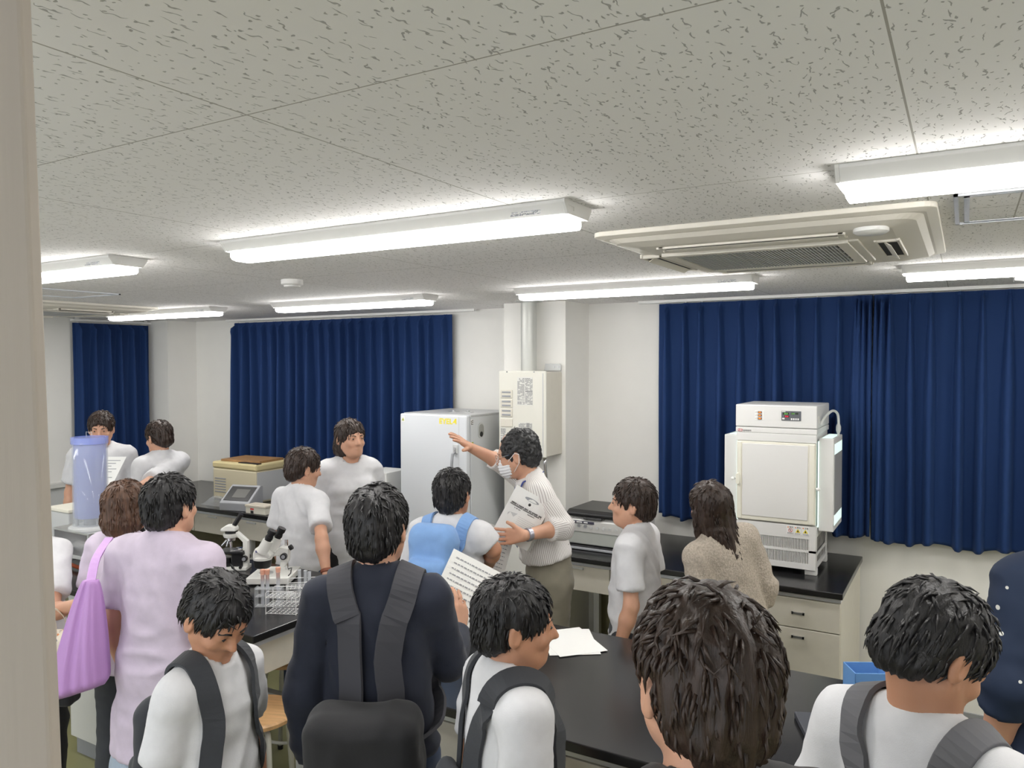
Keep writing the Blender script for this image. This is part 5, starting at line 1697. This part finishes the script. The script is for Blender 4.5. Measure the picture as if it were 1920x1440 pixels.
P2 = std('student seen from behind with short black hair and light blue backpack, before the incubator', 846, 886, 3.5, -20, hair='short', skn=SK2, top=C_white, bottom=C_char, hair_seed=1,
         arms=(None, (W(925, 1030, 3.45), W(916, 1062, 3.66), dirn(.1, .8, -.3), dirn(-.5, .3, -.6))))
P3 = std('student in a plain white T-shirt with brown wrist strap leaning on the island bench', 565, 846, 4.38, -35, hair='short', hm=H_dkb, top=C_white, bottom=C_denim, hair_seed=2, hem=.84, yaw=-.3, pitch=.2,
         arms=(None, (W(603, 1010, 4.1), W(612, 1074, 4.02), dirn(.25, -.8, .2), dirn(-.8, 0, -.5))))
M3 = P3['M'].inverted(); a_ = M3 @ W(612, 1070, 4.025); ax = (M3 @ W(612, 1074, 4.02) - M3 @ W(603, 1010, 4.1)).normalized()
m = MB(); m.lathe([(.0285, -.009), (.031, -.007), (.031, .007), (.0285, .009)], 20, Matrix.Translation(a_) @ ax.to_track_quat('Z', 'Y').to_matrix().to_4x4())
m.build('wrist_strap', mat('brown_leather', (.25, .07, .03), .5), P3['root'], 0, 'auto')
P4 = std('person with brown bobbed hair in a white shirt in front of the wide curtain', 655, 789, 4.75, -150, hair='bob', hm=H_dkb, top=C_white, bottom=C_black, female=True, hair_seed=3, yaw=.2)
P5 = std('person in a white shirt standing before the narrow side curtain, facing the camera', 190, 775, 5.55, -160, hair='short', hm=H_dkb, top=C_white, bottom=C_black, hair_seed=4, pitch=.2)
P6 = std('dark-haired person in a white shirt holding a paper sheet beside the corner pillar', 300, 793, 5.5, 60, hair='short', hm=H_dkb, top=C_white, bottom=C_black, hair_seed=5, pitch=.25,
         arms=(None, (W(258, 918, 5.0), W(205, 915, 4.9), dirn(-1, .1, .2), dirn(0, -1, 0))))
t = thing('handout', 'white printed handout held by the person in front of the corner pillar', 'paper', W(192, 896, 4.86), 0)
m = MB(); c0 = Vector((0, 0, 0)); r_, u_ = RM @ Vector((1, 0, 0)), RM @ Vector((.2, .85, -.5)).normalized()
m.poly([-r_ * .085 - u_ * .06, r_ * .085 - u_ * .06, r_ * .085 + u_ * .15, -r_ * .085 + u_ * .15], [(0, 1, 2, 3)]); o = m.build('sheet', M_paper, t); md = o.modifiers.new('s', 'SOLIDIFY'); md.thickness = .001
m = MB(); nv = r_.cross(u_).normalized() * .0012
for k in range(7):
    a = -r_ * .065 + u_ * (.12 - .02 * k) + nv; b = r_ * (.06 - .02 * (k % 3)) + u_ * (.12 - .02 * k) + nv; m.poly([a, b, b + u_ * .005, a + u_ * .005], [(0, 1, 2, 3)])
m.build('print', M_grey, t)
P7 = std('dark-haired person in white half hidden by the door jamb, floral bag on the arm', 46, 922, 3.35, 10, hair='bob', hm=H_blk, top=C_white, bottom=C_black, female=True, hair_seed=6,
         arms=(None, (W(96, 1150, 3.15), W(140, 1134, 3.0), dirn(.9, .3, .2), dirn(0, -1, 0))))
P8 = std('brown-haired person in dark trousers with the lilac bag at their side', 232, 909, 3.3, -15, hair='bob', hm=H_brn, top=C_lilac, bottom=C_char, hair_seed=7, female=True, build=.92)
P9 = std('black-haired person in a long lilac shirt and pale denim skirt seen from behind', 312, 898, 2.85, -20, hair='short', hm=H_blk, top=C_lilac, bottom=C_ldenim, legs='skirt', hem=.62, hair_seed=8, build=1.16)
P10 = std('boy in white T-shirt with a dark backpack, looking down beside the wooden stool', 398, 1088, 2.05, -115, hair='short', hm=H_blk, skn=SK2, top=C_white, bottom=C_char, hair_seed=9, pitch=.60, yaw=-.15, build=.84)
P11 = std('tall black-haired person in navy jacket with black backpack, seen from behind', 707, 920, 2.2, 0, hair='short', hm=H_blk, top=C_navy, bottom=C_denim, sleeve='long', hem=.74, hair_seed=10, build=.94, yaw=-.2,
          arms=(None, (W(838, 1240, 2.3), W(860, 1188, 2.50), dirn(.1, .8, -.4), dirn(-.5, .3, -.6))))
P12 = std('boy in white T-shirt with dark shoulder strap in profile at bottom centre', 955, 1097, 1.88, -70, hair='short', hm=H_blk, skn=SK2, top=C_white, bottom=C_black, hair_seed=11, yaw=-.25, pitch=.1)
P13 = std('nearest person, dark brown hair seen from behind at bottom right of centre', 1330, 1118, .98, 12, hair='short', hm=H_dkb, skn=SK1, top=C_black, bottom=C_black, hair_seed=12, fine=True)
P14 = std('black-haired boy in white shirt with grey strap looking down at lower right', 1742, 1112, 1.38, -62, hair='short', hm=H_blk, skn=SK2, top=C_white, bottom=C_char, hair_seed=13, pitch=.62, yaw=-.3, fine=True)
P15 = std('person in navy clothing with white dots at the right edge of the photo', 2014, 879, 2.2, 10, hair='bob', hm=H_dkb, top=C_dots, bottom=C_dots, hair_seed=14, sleeve='half', female=True, legs='skirt', build=1.2)
P16 = std('brown-haired person in white looking left, standing behind the right island bench', 1192, 905, 3.48, 65, hair='short', hm=H_dkb, top=C_white, bottom=C_char, hair_seed=15, yaw=.2)
P17 = std('person with long dark hair in beige clothing in front of the growth chamber', 1378, 900, 3.36, 25, hair='long', hm=H_dkb, top=C_beige, bottom=C_char, hair_seed=16, sleeve='half', female=True, side=-.22)


# ------------------------------------------------------------------ bags
def strap_pts(P, sx, pts): return [P['U'](sx * a, b, c) for a, b, c in pts]


def backpack(P, label, cm, w=.27, h=.40, dp=.14, zc=1.12, yoff=0., strapw=.055, detail=False, straps=True, strap_m=None):
    t = thing('backpack', label, 'backpack', P['root'].location, P['root'].rotation_euler.z)
    s, sw = P['s'], P['sw']; RUi = np.array(P['RU']).T.tolist()
    yc = -(.108 * sw + .025 + dp / 2) / sw + yoff
    c = P['U'](0, yc, zc)
    pr = [(('box', c, (w / 2, dp / 2, h / 2), RUi, .05), 0, '+'), (('box', P['U'](0, yc - dp / 2 / sw - .008, zc - h * .2), (w * .40, .035, h * .22), RUi, .025), .012, '+')]
    g = sdf(pr, .009)
    def dd(V): return .006 * (1 - 2 * np.abs(vnoise(V * [8, 8, 11]))) + .003 * vnoise(V * 26)
    skin('body', g, cm, t, disp=dd, smooth=2)
    if straps:
        for sx in (-1, 1):
            m = MB(); g_ = .030
            pts = [P['U'](sx * a, b, c_) for a, b, c_ in ((.080, -.20, zc + h * .5 - .04), (.085, -.18, 1.33), (.098, -.085 - g_ * .6, 1.425), (.108, -.02, 1.468), (.112, .05, 1.445), (.118, .115 + g_ * .4, 1.34), (.128, .128 + g_ * .3, 1.22), (.150, .09 + g_ * .3, 1.10), (.165, .0, 1.02), (.13, -.11, .99))]
            ribbon(m, smooth_pts(hug(P, smooth_pts(pts, 3), .003), 2), strapw, .010, P['U'](0, -.0, 1.2)); m.build('strap', strap_m or cm, t, .002)
    return t, c, yc


backpack(P2, 'light blue backpack worn by the short-haired student before the incubator', C_bluep, .22, .30, .12, 1.30)
b, c, _ = backpack(P10, 'dark grey backpack worn by the boy beside the wooden stool', C_char, .26, .38, .08, 1.10)
backpack(P12, 'dark backpack worn by the boy in profile at bottom centre', C_char, .18, .26, .06, 1.06)
backpack(P14, 'grey backpack worn by the boy looking down at lower right', mat('strap_grey', (.12, .12, .13), .8), .27, .38, .14, 1.12)
b, c, yc = backpack(P11, 'large black backpack with zip pulls and handles on the navy-jacketed person', C_black, .30, .46, .17, .90, strap_m=mat('strap_charcoal', (.055, .055, .065), .8), strapw=.075)
U_ = P11['U']; yb = yc - .17 / 2 / P11['sw'] - .012
m = MB(); m.tube([U_(-.14, yb + .03, .86), U_(-.10, yb, .97), U_(0, yb - .004, 1.0), U_(.10, yb, .97), U_(.14, yb + .03, .86)], .003, 6); m.build('zip', M_grey, b, 0, True)
m = MB(); m.tube([U_(-.12, yb - .03, .80), U_(0, yb - .05, .815), U_(.12, yb - .03, .80)], .003, 6); m.build('zip', M_grey, b, 0, True)
for px_, py_ in ((-.12, .93), (.10, .815)):
    m = MB(); p = Vector(U_(px_, yb - .03, py_)); m.tube([p, p + Vector((-.012, -.01, -.02)), p + Vector((-.022, -.012, -.045))], .004, 6); m.cyl(p + Vector((-.022, -.016, -.045)), p + Vector((-.022, -.008, -.045)), .007)
    m.build('zip_pull', M_chrome, b)
for sx in (-.07, .06):
    m = MB(); ribbon(m, smooth_pts([U_(sx, yb - .01, .93), U_(sx + .005, yb - .05, .88), U_(sx + .02, yb - .06, .80), U_(sx + .05, yb - .055, .73)]), .022, .005, U_(0, 0, .9)); m.build('handle', C_black, b)
m = MB(); p = Vector(U_(.03, yb - .006, .955)); m.cyl(p, p + Vector((0, -.008, 0)), .009); m.cyl(p + Vector((0, -.008, 0)), p + Vector((0, -.011, 0)), .004); m.build('snap_button', M_chrome, b)

# lilac bag: gathered sack hanging from the shoulder
top = W(170, 1088, 2.75)
t = thing('shoulder_bag', 'big gathered lilac bag hanging beside the brown-haired person at left', 'bag', top)
n1, n2 = 30, 72
R3 = RM; vs = []; fs = []
for i in range(n1 + 1):
    v = i / n1; hh = -.40 * v; wd = .026 + .070 * min(1, (v / .9)) ** .7; dpt = .022 + .055 * math.sin(PI * min(1, v * .9) * .62)
    if v > .93: wd *= 1 - .10 * ((v - .93) / .07) ** 2; dpt *= 1 - .6 * ((v - .93) / .07) ** 2
    for k in range(n2):
        a = 2 * PI * k / n2; fold = 1 + .14 * math.sin(a * 7 + 3 * v + math.sin(a * 3) * 1.5) * (.4 + .6 * (1 - v)) + .05 * math.sin(a * 17 + 5 * v)
        lx_ = wd * math.cos(a) * (1 + .02 * math.sin(a * 9)); ly_ = dpt * math.sin(a) * fold
        vs.append(R3 @ Vector((lx_ - .045 * v + .010 * v * math.cos(a), hh + .03 * math.cos(a) * v * v, ly_)))
for i in range(n1):
    for k in range(n2):
        j = (k + 1) % n2; fs.append((i * n2 + k, i * n2 + j, (i + 1) * n2 + j, (i + 1) * n2 + k))
fs.append(tuple(range(n2))); fs.append(tuple(range(n1 * n2, (n1 + 1) * n2)))
MB().poly(vs, fs).build('sack', mat('lilac_nylon', (.50, .27, .60), .45, bump=.15, bscale=22), t, 0, True)
m = MB(); e_ = W(205, 1010, 2.95) - top
ribbon(m, smooth_pts([Vector((0, 0, -.01)), e_ * .5 + RM @ Vector((-.01, 0, .01)), e_]), .03, .006, (0, 0, -5)); m.build('strap', mat('lilac_nylon', (.5, .27, .6), .45), t)

# floral tote
def floral():
    m, nt, b = nodes('floral_quilt'); N, L = nt.nodes, nt.links
    tc = N.new('ShaderNodeTexCoord'); v = N.new('ShaderNodeTexVoronoi'); v.inputs['Scale'].default_value = 34; L.new(tc.outputs['Object'], v.inputs['Vector'])
    nz = N.new('ShaderNodeTexNoise'); nz.inputs['Scale'].default_value = 60; L.new(tc.outputs['Object'], nz.inputs['Vector'])
    r = N.new('ShaderNodeValToRGB'); r.color_ramp.interpolation = 'CONSTANT'
    r.color_ramp.elements[0].color = (.62, .25, .10, 1); r.color_ramp.elements[1].position = .22; r.color_ramp.elements[1].color = (.72, .66, .54, 1)
    L.new(v.outputs['Distance'], r.inputs[0])
    g = N.new('ShaderNodeMath'); g.operation = 'GREATER_THAN'; g.inputs[1].default_value = .62; L.new(nz.outputs[0], g.inputs[0])
    mx = N.new('ShaderNodeMixRGB'); mx.inputs[2].default_value = (.18, .19, .20, 1); L.new(g.outputs[0], mx.inputs[0]); L.new(r.outputs[0], mx.inputs[1]); L.new(mx.outputs[0], b.inputs['Base Color'])
    b.inputs['Roughness'].default_value = .9; return m


q = W(86, 1240, 3.0)
t = thing('tote_bag', 'cream floral quilted tote bag partly hidden by the door jamb', 'bag', q, CAMR)
g = sdf([(('box', (0, 0, 0), (.13, .05, .12), None, .04), 0, '+')], .008)
skin('bag', g, floral(), t, disp=lambda V: .004 * vnoise(V * 22), smooth=1)
for yy in (-.04, .04):
    m = MB(); ribbon(m, smooth_pts([(-.06, yy, .10), (-.05, yy * .8, .17), (.0, yy * .3, .215), (.05, yy * .8, .17), (.06, yy, .10)]), .016, .003, (0, 0, 0)); m.build('handle', mat('cream_webbing', (.66, .58, .46), .8), t)
# black bag under the lilac one
q = W(112, 1305, 3.1)
t = thing('black_bag', 'black soft bag just visible under the lilac bag', 'bag', q, CAMR)
g = sdf([(('box', (0, 0, 0), (.07, .045, .03), None, .02), 0, '+')], .007)
skin('bag', g, C_black, t, disp=lambda V: .003 * vnoise(V * 22))
# hand-held sheets in front of the boy at bottom centre
for lab, (px_, py_, d_), rt in (('white sheet held by the student with the light blue backpack', (922, 1030, 3.72), .35), ('white sheet of small print held up left of the boy at bottom centre', (868, 1112, 2.56), .5), ):
    t = thing('handout', lab, 'paper', W(px_, py_, d_)); r_ = RM @ Vector((math.cos(rt), -math.sin(rt), -.1)); u_ = RM @ Vector((math.sin(rt), math.cos(rt), -.55)).normalized(); u_ = (u_ - r_ * u_.dot(r_)).normalized(); nv = r_.cross(u_).normalized() * .0015
    o = MB().poly([-r_ * .09 - u_ * .12, r_ * .09 - u_ * .12, r_ * .09 + u_ * .12, -r_ * .09 + u_ * .12], [(0, 1, 2, 3)]).build('sheet', M_paper, t); md = o.modifiers.new('s', 'SOLIDIFY'); md.thickness = .001
    m = MB(); rg = random.Random(6)
    for k in range(11):
        a = -.07
        while a < .07:
            wd = rg.uniform(.004, .014); v = .095 - .019 * k; m.poly([r_ * a + u_ * v + nv, r_ * min(.07, a + wd) + u_ * v + nv, r_ * min(.07, a + wd) + u_ * (v + .004) + nv, r_ * a + u_ * (v + .004) + nv], [(0, 1, 2, 3)]); a += wd + .003
    m.build('print', M_grey, t)
